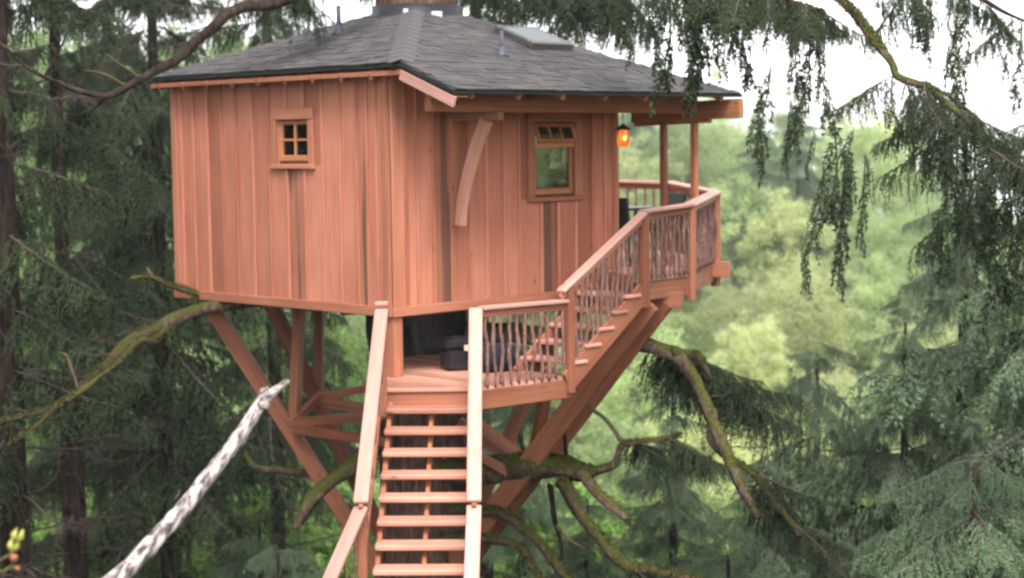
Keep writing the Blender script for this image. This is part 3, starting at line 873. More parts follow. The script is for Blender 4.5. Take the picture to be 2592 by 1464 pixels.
RISE, RUN = 0.19, 0.25
LZ = -2.66
def lower_stairs():
    st = empty('staircase', W(-.89, 16.0, -4.95), 0, 'straight cedar staircase with open risers climbing towards the landing', 'stairs')
    n = 14
    def nose(k): return 19.0 - RUN * k, LZ - RISE * k
    for k in range(1, n):
        y, z = nose(k)
        beam('tread', W(-1.37 - .004 * k, y + .13, z - .02), W(-.41 + .002 * k, y + .13, z - .028), .285, .056, M['decking'], st, ch=.014)
    yb, zb = nose(n)
    for (x0, x1, w) in ((-1.335, -1.40, .05), (-.885, -.93, .045), (-.435, -.42, .05)):
        beam('stringer', W(x0, 19.18, LZ - .15), W(x1, yb + .18, zb - .15), w, .22 if w == .05 else .16, M['timber'] if w == .05 else M['timber2'], st)
    # rails: cap boards, posts, sticks
    def rail(xa, xb, flare):
        sg = -1 if xa < -.9 else 1
        p0, p1 = W(xa, 19.02, -1.80), W(xb, 16.85, -3.47)
        beam('handrail', p0, p1, .145, .045, M['cap'], st, ch=.012)
        beam('subrail', p0 - UP * .07, p1 - UP * .07, .045, .09, M['trim'], st)
        q0 = W(xb, 16.90, -3.52); q1 = W(xb + flare, 15.75, -4.43)
        beam('handrail', q0, q1, .145, .045, M['cap'], st, ch=.012)
        beam('subrail', q0 - UP * .07, q1 - UP * .07, .045, .09, M['trim'], st)
        beam('post', W(xa, 18.98, LZ - .30), W(xa, 18.98, -1.86), .09, .09, M['timber'], st, up=Vector((0, 1, 0)))
        beam('post', W(xb, 16.90, -4.75), W(xb, 16.90, -3.58), .09, .09, M['timber'], st, up=Vector((0, 1, 0)))
        for i in range(11):
            y = 18.83 - .175 * i
            fr = (19.02 - y) / (19.02 - 16.85)
            x = xa + (xb - xa) * fr
            zt = -1.80 + (-3.47 + 1.80) * fr - .11
            stick('baluster', W(x, y, zt - .72), W(x, y, zt), .013, st, 900 + i + (50 if sg > 0 else 0))
        for i in range(5):
            y = 16.72 - .2 * i
            fr = (16.90 - y) / 1.15
            x = xb + flare * fr
            zt = -3.52 - .91 * fr - .11
            stick('baluster', W(x, y, zt - .70), W(x, y, zt), .013, st, 990 + i + (50 if sg > 0 else 0))
        beam('bottom_rail', W(xa, 18.93, -2.55), W(xb, 16.95, -4.07), .05, .07, M['trim'], st)
    rail(-1.415, -1.49, -.42)
    rail(-.395, -.395, -.03)
    # cap block on the head of the left post
    beam('post_cap', W(-1.49, 19.05, -1.735), W(-1.345, 19.05, -1.735), .14, .045, M['cap'], st, ch=.012)
    return st
lower_stairs()

LAND = [(-1.46, 19.0), (-.38, 19.0), (.66, 19.82), (.10, 20.45), (.3, 21.8), (-1.2, 22.1), (-1.62, 21.3), (-1.56, 19.9)]
def planks(poly2, z, direction, width, th, parent, mat):
    poly = [W(x, y, z) for (x, y) in poly2]
    d = direction.normalized(); nrm = UP.cross(d)
    lo = min(p.dot(nrm) for p in poly); hi = max(p.dot(nrm) for p in poly)
    k = lo
    while k < hi:
        q = clip(clip(poly, nrm, k + .003, False), nrm, k + width - .003, True)
        if len(q) >= 3:
            # convex pieces only
            c = sum(q, Vector()) / len(q)
            q = sorted(q, key=lambda p: math.atan2(p.y - c.y, p.x - c.x))
            poly_prism('board', q, th, mat, parent)
        k += width
def railing(parent, p0, p1, z0, zt0, zt1, n, seed, cap=True, capw=.13, sub=True):
    """horizontal rail with stick balusters; p0,p1 plan (x,y), z0 deck level, zt rail heights"""
    a0, a1 = W(p0[0], p0[1], zt0), W(p1[0], p1[1], zt1)
    if cap: beam('handrail', a0, a1, capw, .045, M['cap'], parent, ch=.012)
    if sub: beam('subrail', a0 - UP * .065, a1 - UP * .065, .04, .075, M['trim'], parent)
    b0, b1 = W(p0[0], p0[1], z0 + .07), W(p1[0], p1[1], z0 + .07)
    for i in range(n):
        fr = (i + .6) / (n + .2)
        stick('baluster', b0.lerp(b1, fr) - UP * .09, a0.lerp(a1, fr) - UP * .09, .021, parent, seed + i)
def landing():
    la = empty('landing', W(-.4, 20.2, LZ), 0, 'cedar landing with stick balusters below the near corner of the house', 'landing')
    planks(LAND, LZ, DL, .14, .038, la, M['decking'])
    # rim joists
    for a, b_ in ((0, 1), (1, 2), (7, 0)):
        p, q = LAND[a], LAND[b_]
        beam('rim_joist', W(p[0], p[1] + .03, LZ - .145), W(q[0], q[1] + .03, LZ - .145), .05, .20, M['timber'], la)
    for i in range(1, 5):
        p = H(-.2 + i * .45, -1.1, 0); q = H(-.2 + i * .45, .35, 0)
        beam('joist', Vector((p.x, p.y + .1, LZ + EYE - .12)), Vector((q.x, q.y, LZ + EYE - .12)), .045, .15, M['timber'], la)
    beam('nosing', W(-1.40, 19.0, LZ - .02), W(-.40, 19.0, LZ - .02), .05, .045, M['decking'], la, ch=.012)
    # outer railing up to the newel
    p0, p1 = (-.34, 19.05), (.62, 19.80)
    railing(la, p0, p1, LZ, -1.80, -1.80, 11, 100)
    beam('post', W(.638, 19.80, LZ - .18), W(.638, 19.80, -1.62), .10, .10, M['timber'], la, up=DR)
    return la
landing()

DECKZ = -1.635
NW, P2, P3, P4, P5 = (1.56, 20.75), (2.19, 21.55), (2.74, 23.65), (2.32, 26.0), (1.25, 26.25)
def upper_stairs():
    st = empty('upper_staircase', W(.3, 20.1, LZ), 0, 'short flight of cedar steps with stick balusters rising along the right wall', 'stairs')
    d = Vector((NW[0] - .638, NW[1] - 19.80, 0)); L = d.length; d.normalize()
    inn = UP.cross(d).normalized()                       # towards the house
    base = Vector((.638, 19.80, EYE))
    nr = 6
    rise = (DECKZ - LZ) / nr
    for k in range(1, nr):
        c = base + d * (L * (k - .45) / (nr - .45)) + UP * (LZ + rise * k - .02)
        beam('tread', c - inn * .05, c + inn * .82, .27, .042, M['decking'], st, up=UP, ch=.01)
    for off in (.0, .76):
        beam('stringer', base + inn * off - d * .05 + UP * (LZ - .06), base + inn * off + d * (L - .02) + UP * (DECKZ - .16), .05, .25, M['timber'], st)
    # rail
    a0 = base - d * .14 + UP * (-1.69); a1 = base + d * (L + .0) + UP * (-.86)
    beam('handrail', a0, a1, .125, .045, M['cap'], st, ch=.012)
    beam('subrail', a0 - UP * .065, a1 - UP * .065, .04, .07, M['trim'], st)
    for i in range(14):
        fr = .12 + i * .061
        q = a0.lerp(a1, fr)
        zb = LZ + (DECKZ - LZ) * max(0, (fr - .06))
        stick('baluster', Vector((q.x, q.y, EYE + zb - .02)), q - UP * .09, .019, st, 300 + i)
upper_stairs()
def deck():
    dk = empty('deck', W(1.6, 23, DECKZ), 0, 'raised cedar deck with stick balustrade beyond the right end of the house', 'deck')
    e0, e1 = H(LR + .06, -.08, 0), H(LR + .06, 3.2, 0)
    w0 = H(3.45, -.08, 0)
    main = [NW, P2, P3, P4, P5, (e1.x, e1.y), (e0.x, e0.y)]
    planks([(w0.x, w0.y), NW, (e0.x, e0.y)], DECKZ, DL, .14, .038, dk, M['decking'])
    planks([NW, P2, P3, (e0.x, e0.y)], DECKZ, DL, .14, .038, dk, M['decking'])
    planks([P3, P4, P5, (e1.x, e1.y), (e0.x, e0.y)], DECKZ, DL, .14, .038, dk, M['decking'])
    for i, (p, q) in enumerate(((NW, P2), (P2, P3), (P3, P4), (P4, P5))):
        beam('rim_joist', W(p[0] - .03, p[1] + .03, DECKZ - .16), W(q[0] - .03, q[1] + .03, DECKZ - .16), .05, .22, M['timber'], dk)
    beam('rim_joist', W(w0.x, w0.y, DECKZ - .16), W(NW[0] - .05, NW[1] + .05, DECKZ - .16), .05, .22, M['timber'], dk)
    zr = {'NW': -.845, 'P2': -.80, 'P3': -.715, 'P4': -.635, 'P5': -.60}
    railing(dk, NW, P2, DECKZ, zr['NW'], zr['P2'], 10, 400, capw=.15)
    railing(dk, P2, P3, DECKZ, zr['P2'], zr['P3'], 14, 420, capw=.17)
    railing(dk, P3, P4, DECKZ, zr['P3'], zr['P4'], 14, 440, capw=.17)
    railing(dk, P4, P5, DECKZ, zr['P4'], zr['P5'], 8, 460, capw=.17)
    railing(dk, P5, (.6, 26.1), DECKZ, zr['P5'], zr['P5'], 5, 480, capw=.17)
    for (p, z) in ((NW, zr['NW']), (P2, zr['P2']), (P3, zr['P3']), (P4, zr['P4']), (P5, zr['P5'])):
        beam('post', W(p[0], p[1], DECKZ - .34), W(p[0], p[1], z - .03), .10, .10, M['timber'], dk, up=DR)
    # cantilevered joist end poking out at the right corner and two under-beams
    beam('deck_beam', W(1.2, 23.9, DECKZ - .14), W(2.90, 23.42, DECKZ - .10), .14, .20, M['timber'], dk)
    beam('deck_beam', W(.6, 21.7, DECKZ - .30), W(2.05, 21.2, DECKZ - .30), .12, .2, M['timber'], dk)
deck()

# ------------------------------------------------------------------ things on the landing and on the deck
def black_case():
    p = at(1160, 915, 20.55); z = LZ + EYE
    o = empty('storage_case', Vector((p.x, p.y, z)), R(20), 'shiny black hard case with a small pale tag on the landing under the house', 'case')
    M0 = Matrix.Translation((p.x, p.y, z)) @ Matrix.Rotation(R(20), 4, 'Z')
    link('case_body', mesh('case_body', *box_geo(.19, .15, .13, .045), M['case']), M0 @ Matrix.Translation((0, 0, .131)), o)
    link('case_lid', mesh('case_lid', *box_geo(.20, .16, .055, .03), M['case']), M0 @ Matrix.Translation((0, 0, .317)), o)
    link('latch_tag', mesh('latch_tag', *box_geo(.028, .006, .034, .003), M['tag']), M0 @ Matrix.Translation((.05, -.162, .27)), o)
    link('handle', mesh('handle', *box_geo(.07, .012, .012, .005), M['case']), M0 @ Matrix.Translation((0, 0, .384)), o)
black_case()
def shade_sheet():  # dark sheet added to stand in for the shade below the house
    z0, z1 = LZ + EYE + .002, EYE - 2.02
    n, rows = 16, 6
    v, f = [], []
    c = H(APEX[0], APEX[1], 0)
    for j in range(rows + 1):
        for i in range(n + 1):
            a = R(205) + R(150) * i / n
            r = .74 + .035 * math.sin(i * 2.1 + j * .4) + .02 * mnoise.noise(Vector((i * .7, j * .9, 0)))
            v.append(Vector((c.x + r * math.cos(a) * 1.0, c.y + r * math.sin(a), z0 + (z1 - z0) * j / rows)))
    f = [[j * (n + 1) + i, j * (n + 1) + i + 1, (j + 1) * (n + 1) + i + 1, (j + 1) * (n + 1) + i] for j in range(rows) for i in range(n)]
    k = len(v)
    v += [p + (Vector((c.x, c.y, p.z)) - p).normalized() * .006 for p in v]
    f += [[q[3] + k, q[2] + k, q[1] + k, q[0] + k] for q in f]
    o = link('black_shade_sheet', mesh('black_shade_sheet', [p - v[0] for p in v], f, M['case'], smooth=True), Matrix.Translation(v[0]))
    tag(o, 'black sheet added round the trunk as shade under the house', 'shade_sheet')
shade_sheet()
def bag():
    p = at(1262, 900, 20.35); z = LZ + EYE
    o = empty('duffel_bag', Vector((p.x, p.y, z)), R(35), 'dark blue soft bag behind the stick balusters of the landing', 'bag')
    axis = Vector((math.cos(R(35)), math.sin(R(35)), 0))
    b = Vector((p.x, p.y, z + .16))
    pts = [b + axis * x for x in (-.30, -.27, -.2, 0, .2, .27, .30)]
    v, f = rings(pts, [.05, .12, .155, .16, .15, .12, .05], 14, .15, 4)
    link('bag_body', mesh('bag_body', [q - b for q in v], f, M['bluebag'], smooth=True), Matrix.Translation(b), o)
    tube('strap', [b + axis * -.12 + UP * .13, b + axis * -.06 + UP * .24, b + axis * .06 + UP * .24, b + axis * .12 + UP * .13], [.012] * 4, M['case'], o, 6)
bag()
def patio_table():
    c = Vector((1.52, 23.75, DECKZ + EYE))
    o = empty('patio_table', c, 0, 'black round patio table on the deck behind the house corner', 'table')
    v, f = rings([c + UP * .70, c + UP * .735], [.42, .42], 28)
    link('tabletop', mesh('tabletop', [q - c for q in v], f, M['iron']), Matrix.Translation(c), o)
    for k in range(4):
        a = k * math.pi / 2 + .5
        tube('leg', [c + Vector((.34 * math.cos(a), .34 * math.sin(a), 0)), c + Vector((.22 * math.cos(a), .22 * math.sin(a), .4)), c + Vector((.3 * math.cos(a), .3 * math.sin(a), .7))], [.016] * 3, M['iron'], o, 6)
patio_table()
def patio_chair(x, y, rz, label, cush):
    c = Vector((x, y, DECKZ + EYE))
    o = empty('patio_chair', c, rz, label, 'chair', 'chairs on the deck')
    T = Matrix.Translation(c) @ Matrix.Rotation(rz, 4, 'Z')
    P = lambda a, b, z: T @ Vector((a, b, z))
    link('seat', mesh('seat', *box_geo(.22, .22, .025, .01), M['iron']), T @ Matrix.Translation((0, 0, .42)), o)
    link('cushion', mesh('cushion', *box_geo(.21, .21, .03, .02), M[cush]), T @ Matrix.Translation((0, 0, .477)), o)
    for sx in (-1, 1):
        for sy in (-1, 1):
            tube('leg', [P(sx * .2, sy * .2, 0), P(sx * .19, sy * .19, .2), P(sx * .19, sy * .19, .41)], [.014] * 3, M['iron'], o, 6)
        tube('arm', [P(sx * .22, .2, .44), P(sx * .23, .05, .64), P(sx * .22, -.2, .63)], [.013] * 3, M['iron'], o, 6)
    link('backrest', mesh('backrest', *box_geo(.22, .018, .22, .01), M['iron']), T @ Matrix.Translation((0, .25, .68)) @ Matrix.Rotation(R(-12), 4, 'X'), o)
patio_chair(1.45, 22.95, R(150), 'black patio chair with grey cushion nearest the house corner on the deck', 'greycloth')
patio_chair(2.02, 24.2, R(-60), 'black patio chair standing by the right railing of the deck', 'greycloth')

def lantern():
    top = H(3.12, -.74, 2.30)
    o = empty('hanging_lantern', top - UP * .42, 0, 'small lit orange lantern hanging from the porch beam', 'lantern')
    c = top - UP * .30
    m, nd, lk = newmat('amber_lit_glass')
    e = nd.new('ShaderNodeEmission'); oo = nd.new('ShaderNodeOutputMaterial')
    tc = nd.new('ShaderNodeTexCoord'); gr = nd.new('ShaderNodeVectorMath'); gr.operation = 'LENGTH'
    nn = noise(nd, lk, mapping(nd, lk, (9, 9, 9), 'Object', False).outputs[0], 1.0, 2)
    r = ramp(nd, lk, nn.outputs['Fac'], [(0.4, (0.85, 0.13, 0.015)), (0.6, (1.0, 0.32, 0.04))])
    lk.new(r.outputs[0], e.inputs['Color']); e.inputs['Strength'].default_value = 0.38; lk.new(e.outputs[0], oo.inputs[0])
    v, f = rings([c - UP * .115, c - UP * .10, c - UP * .02, c + UP * .06, c + UP * .085], [.045, .068, .078, .066, .05], 12)
    link('shade', mesh('shade', [q - c for q in v], f, m, smooth=True), Matrix.Translation(c), o)
    m2, nd, lk = newmat('lamp_flame')
    e = nd.new('ShaderNodeEmission'); oo = nd.new('ShaderNodeOutputMaterial'); e.inputs['Color'].default_value = (1, .72, .18, 1); e.inputs['Strength'].default_value = 1.1; lk.new(e.outputs[0], oo.inputs[0])
    fc = c + Vector((.012, -.085, -.01))
    v, f = rings([fc - UP * .032, fc - UP * .02, fc + UP * .01, fc + UP * .03], [.006, .018, .018, .004], 8)
    link('flame', mesh('flame', [q - fc for q in v], f, m2, smooth=True), Matrix.Translation(fc), o)
    v, f = rings([c + UP * .085, c + UP * .10, c + UP * .14, c + UP * .16], [.10, .10, .035, .012], 12)
    link('cap', mesh('cap', [q - c for q in v], f, M['iron'], smooth=False), Matrix.Translation(c), o)
    tube('chain', [c + UP * .155, c + UP * .22, top], [.006] * 3, M['iron'], o, 5)
    for k in range(4):
        a = k * math.pi / 2 + .78
        q = Vector((math.cos(a), math.sin(a), 0))
        tube('cage_bar', [c + q * .055 - UP * .118, c + q * .084 - UP * .02, c + q * .07 + UP * .085], [.005] * 3, M['iron'], o, 5)
lantern()

# ------------------------------------------------------------------ foliage meshes
def sprig_faces(base, dirv, length, width, rs):
    """flat pointed sprigs: arrays base (n,3), dirv (n,3) unit, length (n,), width (n,) -> V (4n,3), F (n,4)"""
    n = len(base)
    ref = rs.normal(size=(n, 3)); side = np.cross(dirv, ref); side /= np.linalg.norm(side, axis=1)[:, None] + 1e-9
    mid = base + dirv * (length * .45)[:, None]
    V = np.empty((n, 4, 3)); V[:, 0] = base; V[:, 1] = mid + side * (width * .5)[:, None]; V[:, 2] = base + dirv * length[:, None]; V[:, 3] = mid - side * (width * .5)[:, None]
    F = np.arange(4 * n).reshape(n, 4)
    return V.reshape(-1, 3), F
def strand(p0, d0, length, sag, rs, n):
    """n points of a twig leaving p0 along d0 and bending down by sag"""
    t = np.linspace(0, 1, n)[:, None]
    p = p0 + d0 * length * t * (1 - .35 * sag * t) + np.array([0, 0, -1.0]) * (length * sag * t ** 1.5)
    return p + rs.normal(0, .006, (n, 3)) * t
def tube_np(P, r0, r1, sides=4):
    n = len(P); T = unit(np.gradient(P, axis=0)); a = unit(np.cross(T, np.array([0.31, .87, .38]))); b = np.cross(T, a)
    an = np.arange(sides) * 2 * np.pi / sides
    rad = np.linspace(r0, r1, n)[:, None, None]
    V = P[:, None] + rad * (a[:, None] * np.cos(an)[None, :, None] + b[:, None] * np.sin(an)[None, :, None])
    i = np.arange(n - 1)[:, None] * sides; k = np.arange(sides)[None]; k2 = (k + 1) % sides
    F = np.stack([i + k, i + k2, i + sides + k2, i + sides + k], -1).reshape(-1, 4)
    return V.reshape(-1, 3), F
def bough_mesh(name, seed, mat='needle', L=2.2, droop=.35, nb=34, spread=.40, hang=.9, hanglen=.42, bare=.12, sp=.055, dens=1.0, tipup=.12):
    rs = np.random.RandomState(seed)
    Vs, Fs, Ms = [], [], []; off = 0
    def put(V, F, m):
        nonlocal off
        Vs.append(V); Fs.append(F + off); Ms.append(np.full(len(F), m)); off += len(V)
    u = np.linspace(0, 1, 16)[:, None]
    ax = np.hstack([L * u, .10 * L * np.sin(u * 3 + seed) * u, -droop * L * u ** 1.6 + tipup * L * u ** 4])
    put(*tube_np(ax, .022 * L / 2.2, .004, 5), 0)
    def axp(x):
        i = min(int(x * 15), 14); f = x * 15 - i; return ax[i] * (1 - f) + ax[i + 1] * f
    B, D, Ln = [], [], []
    def needles(P, step, ln, wide):
        seg = np.linalg.norm(np.diff(P, axis=0), axis=1); tot = seg.sum(); n = max(3, int(tot / step * dens)); 
        x = np.sort(rs.uniform(.04, 1, n)) * (len(P) - 1); i = np.minimum(x.astype(int), len(P) - 2); f = (x - i)[:, None]
        pt = P[i] * (1 - f) + P[i + 1] * f; tg = unit(P[i + 1] - P[i])
        dv = unit(tg * .75 + rs.normal(0, wide, (n, 3)) + np.array([0, 0, -.12]))
        B.append(pt); D.append(dv); Ln.append(ln * rs.uniform(.6, 1.35, n))
    for k in range(nb):
        x = bare + (1 - bare) * (k + rs.uniform(0, 1)) / nb
        x = min(x, .995)
        sgn = 1 if k % 2 else -1
        ang = sgn * rs.uniform(.7, 1.15)
        d0 = np.array([np.cos(ang), np.sin(ang), rs.uniform(-.25, .15)])
        ln = L * spread * (1 - .62 * x) * rs.uniform(.6, 1.15)
        P = strand(axp(x), d0, ln, hang * rs.uniform(.35, 1.0), rs, 7)
        put(*tube_np(P, .006, .0015, 3), 0)
        needles(P, .0075, sp, .55)
        ns = max(2, int(ln / .10))
        for j in range(ns):                                  # hanging side twigs
            q = P[rs.randint(1, 7)]
            dd = unit(np.array([np.cos(ang) + rs.normal(0, .6), np.sin(ang) + rs.normal(0, .6), -.4]))
            P2 = strand(q, dd, hanglen * rs.uniform(.35, 1.1) * (.5 + .6 * (1 - x)), hang * rs.uniform(.6, 1.3), rs, 5)
            needles(P2, .010, sp * .85, .5)
    needles(ax[int(16 * .35):], .008, sp, .6)
    B, D, Ln = np.vstack(B), np.vstack(D), np.concatenate(Ln)
    put(*sprig_faces(B, D, Ln, Ln * .34, rs), 1)
    return mesh_np(name, np.vstack(Vs), np.vstack(Fs), [M['twig'], M[mat]], np.concatenate(Ms))
def tassel_mesh(name, seed, L=1.2, nb=16, sp=.055):
    """long pendulous spray hanging straight down from its origin"""
    rs = np.random.RandomState(seed)
    Vs, Fs, Ms = [], [], []; off = 0
    def put(V, F, m):
        nonlocal off
        Vs.append(V); Fs.append(F + off); Ms.append(np.full(len(F), m)); off += len(V)
    B, D, Ln = [], [], []
    t = np.linspace(0, 1, 12)[:, None]
    ax = np.hstack([.10 * np.sin(t * 4 + seed) * t, .08 * np.cos(t * 3.1 + seed) * t, -L * t])
    put(*tube_np(ax, .010, .002, 4), 0)
    for k in range(nb):
        x = (k + rs.uniform(0, 1)) / nb * 10.9; i = int(x); p = ax[i] + (ax[i + 1] - ax[i]) * (x - i)
        a = rs.uniform(0, 6.28); d0 = np.array([np.cos(a), np.sin(a), .1])
        P = strand(p, d0, rs.uniform(.14, .42) * (1 - .5 * x / 11), 1.6, rs, 6)
        put(*tube_np(P, .004, .001, 3), 0)
        for PP in (P, ):
            n = 46
            xx = np.sort(rs.uniform(.05, 1, n)) * 5; ii = np.minimum(xx.astype(int), 4); f = (xx - ii)[:, None]
            B.append(PP[ii] * (1 - f) + PP[ii + 1] * f); D.append(unit(unit(PP[ii + 1] - PP[ii]) * .8 + rs.normal(0, .5, (n, 3)))); Ln.append(sp * rs.uniform(.6, 1.3, n))
    n = int(L * 110)
    x = rs.uniform(0, 10.9, n); ii = x.astype(int); f = (x - ii)[:, None]
    B.append(ax[ii] * (1 - f) + ax[ii + 1] * f); D.append(unit(np.array([0, 0, -.8]) + rs.normal(0, .5, (n, 3)))); Ln.append(sp * rs.uniform(.6, 1.3, n))
    B, D, Ln = np.vstack(B), np.vstack(D), np.concatenate(Ln)
    put(*sprig_faces(B, D, Ln, Ln * .34, rs), 1)
    return mesh_np(name, np.vstack(Vs), np.vstack(Fs), [M['twig'], M['needle']], np.concatenate(Ms))
def dead_bough_mesh(name, seed, L=2.0):
    rs = np.random.RandomState(seed)
    Vs, Fs = [], []; off = 0
    def put(V, F):
        nonlocal off
        Vs.append(V); Fs.append(F + off); off += len(V)
    u = np.linspace(0, 1, 12)[:, None]
    ax = np.hstack([L * u, .14 * L * np.sin(u * 4 + seed) * u, (-.18 * u ** 1.3 + .25 * u ** 3) * L + rs.normal(0, .015, (12, 1))])
    put(*tube_np(ax, .022, .004, 5))
    for k in range(22):
        i = rs.randint(2, 11); a = rs.choice([-1, 1]) * rs.uniform(.4, 1.3)
        d0 = np.array([np.cos(a), np.sin(a), rs.uniform(-.3, .5)])
        P = strand(ax[i], d0, L * rs.uniform(.12, .4), rs.uniform(-.1, .6), rs, 6)
        put(*tube_np(P, .007, .0015, 3))
        for j in range(4):
            q = P[rs.randint(1, 6)]; P2 = strand(q, unit(d0 + rs.normal(0, .6, 3)), rs.uniform(.08, .28), rs.uniform(0, .9), rs, 4)
            put(*tube_np(P2, .004, .001, 3))
    return mesh_np(name, np.vstack(Vs), np.vstack(Fs), [M['twig']])
BOUGH = [bough_mesh('bough', 21 + i, L=2.2, droop=(.25, .4, .55, .32)[i], nb=(34, 38, 30, 42)[i], hang=(.8, 1.1, 1.4, 1.0)[i], hanglen=(.36, .5, .62, .45)[i]) for i in range(4)]
LIT_BOUGH = []  # same boughs in needles lightened for the brighter side
for _b in BOUGH:
    _y = _b.copy(); _y.materials[1] = M['needle_lit']; LIT_BOUGH.append(_y)
TASSEL = [tassel_mesh('tassel', 51 + i, L=(1.2, 1.5, .9)[i], nb=(17, 22, 13)[i]) for i in range(3)]
DEAD = [dead_bough_mesh('dead_bough', 71 + i) for i in range(3)]

def crown_mesh(name, seed, rx, rz, nclump, nleaf, lsize, mat='leaf'):
    rs = np.random.RandomState(seed)
    c = unit(rs.normal(size=(nclump, 3))) * rs.uniform(.55, 1.0, (nclump, 1)) ** .5
    c[:, 2] *= np.where(c[:, 2] < 0, .75, 1.05)
    c = c * np.array([rx, rx, rz]) * (1 + .22 * np.sin(3 * np.arctan2(c[:, 1], c[:, 0]) + seed) + rs.normal(0, .16, nclump))[:, None]
    sz = rs.uniform(.10, .24, nclump) * rx
    B = (c[:, None] + rs.normal(size=(nclump, nleaf, 3)) * sz[:, None, None] * np.array([.62, .62, .42])).reshape(-1, 3)
    n = len(B)
    D = unit(rs.normal(size=(n, 3)) + np.array([0, 0, -.35])); Ln = lsize * rs.uniform(.6, 1.4, n)
    V, F = sprig_faces(B, D, Ln, Ln * .75, rs)
    return mesh_np(name, V, F, [M[mat]])
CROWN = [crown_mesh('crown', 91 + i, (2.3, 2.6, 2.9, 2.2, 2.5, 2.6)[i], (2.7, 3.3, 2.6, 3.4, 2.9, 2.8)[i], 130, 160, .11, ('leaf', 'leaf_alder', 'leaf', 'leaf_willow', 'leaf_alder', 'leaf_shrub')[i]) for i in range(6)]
SHRUB = [crown_mesh('foliage', 131 + i, .9, .75, 34, 60, .11, 'leaf_shrub') for i in range(3)]

# ------------------------------------------------------------------ trees
def place(name, me, P, az, pitch, sc, parent, roll=0.0):
    Mx = Matrix.Translation(P) @ Matrix.Rotation(az, 4, 'Z') @ Matrix.Rotation(pitch, 4, 'Y') @ Matrix.Rotation(roll, 4, 'X') @ Matrix.Diagonal((*([sc] * 3), 1))
    return link(name, me, Mx, parent)
def spruce(x, y, r, height, label, zfol=2.0, step=.42, L0=2.0, per=4, dead_below=0.0, seed=0, mat='bark', group='spruces', lean=(0, 0), ztop=None, pd=.25, boughs=None):
    boughs = boughs or BOUGH
    rr = random.Random(seed)
    g = gz(x, y) + EYE - .15
    t = empty('spruce_tree', Vector((x, y, g)), 0, label, 'tree', group)
    pts = [Vector((x + lean[0] * k * height, y + lean[1] * k * height, g + height * k)) for k in (0, .02, .25, .5, .75, .94)]
    tube('trunk', pts, [r * 1.5, r * 1.12, r, r * .78, r * .45, .02], M[mat], t, 12, 5, .03, .10, seed)
    z = zfol
    top = height if ztop is None else ztop
    while z < top:
        fr = z / height
        Lz = L0 * (1 - fr) ** .75 * (1.0 if fr > .15 else .8) + .25
        n = per if z < top * .8 else max(3, per - 1)
        a0 = rr.uniform(0, 6.28)
        for k in range(n):
            a = a0 + k * 6.283 / n + rr.uniform(-.35, .35)
            P = Vector((x + lean[0] * z, y + lean[1] * z, g + z + rr.uniform(-.15, .15)))
            if z < dead_below and rr.random() < .75 or rr.random() < pd * (z < dead_below * 2):
                place('dead_branch', rr.choice(DEAD), P, a, rr.uniform(-.35, .25), Lz / 2.0 * rr.uniform(.6, 1.05), t)
            else:
                place('bough', rr.choice(boughs), P, a, rr.uniform(-.15, .3), Lz / 2.2 * rr.uniform(.75, 1.2), t)
        z += step * (1 + .5 * rr.random()) * (1 if fr < .5 else .8)
    return t
def px_x(u, Y): return at(u, 700, Y).x

# dark spruces on the left
for (u, Y, r, h, lab, zf, stp, L0, per, dead, sd) in (
    (14, 24.0, .20, 21, 'dark thick spruce trunk cut by the left edge of the photo', 1.0, .75, 2.4, 4, 6.5, 1),
    (160, 27.0, .135, 19, 'slender straight spruce trunk second from the left edge', 1.0, .70, 2.1, 4, 6.5, 2),
    (405, 34.0, .14, 22, 'dark spruce whose trunk rises just left of the roof tip', 1.5, .62, 2.7, 4, 3.0, 3),
    (-190, 33.0, .22, 23, 'spruce beyond the left edge reaching its boughs into the photo', 2, .7, 3.0, 4, 2.0, 4),
    (290, 42.0, .16, 21, 'spruce standing deep in the wood between the left trunks', 1.5, .6, 2.9, 5, 3.0, 5),
    (690, 38.0, .15, 23, 'spruce behind the left wall of the treehouse', 1.5, .75, 2.6, 4, 3.0, 6),
    (1215, 35.0, .17, 24, 'spruce with dark trunk rising behind the roof right of the big trunk', 2, .85, 1.5, 4, 6.0, 8),
):
    spruce(px_x(u, Y), Y, r, h, lab, zf, stp, L0, per, dead, sd, group='dark spruces left of the house')
for (x, y, r, h, lab, sd) in ((-8.2, 12.5, .2, 19, 'unseen spruce added for shade outside the left edge nearest the camera', 41), (-10.5, 17, .22, 21, 'second unseen spruce added for shade outside the left edge', 42),
                              (-12.0, 22, .2, 22, 'third unseen spruce added for shade beside the dark trunks', 43)):
    spruce(x, y, r, h, lab, 2.5, .42, 3.0, 6, 0, sd, group='dark spruces left of the house')  # unseen trees added to block light and darken the left wood
# thin dead pole and slim trunk
p = at(199, 1045, 29.5); g = gz(p.x, 29.5) + EYE
o = tube('dead_pole', [Vector((p.x + .05, 29.5, g - .2)), Vector((p.x + .02, 29.5, (g + p.z) / 2)), p], [.075, .065, .05], M['bark'], None, 8, 4, .02, .1, 3)
tag(o, 'thin dark dead pole with a broken top among the left spruces', 'dead tree')
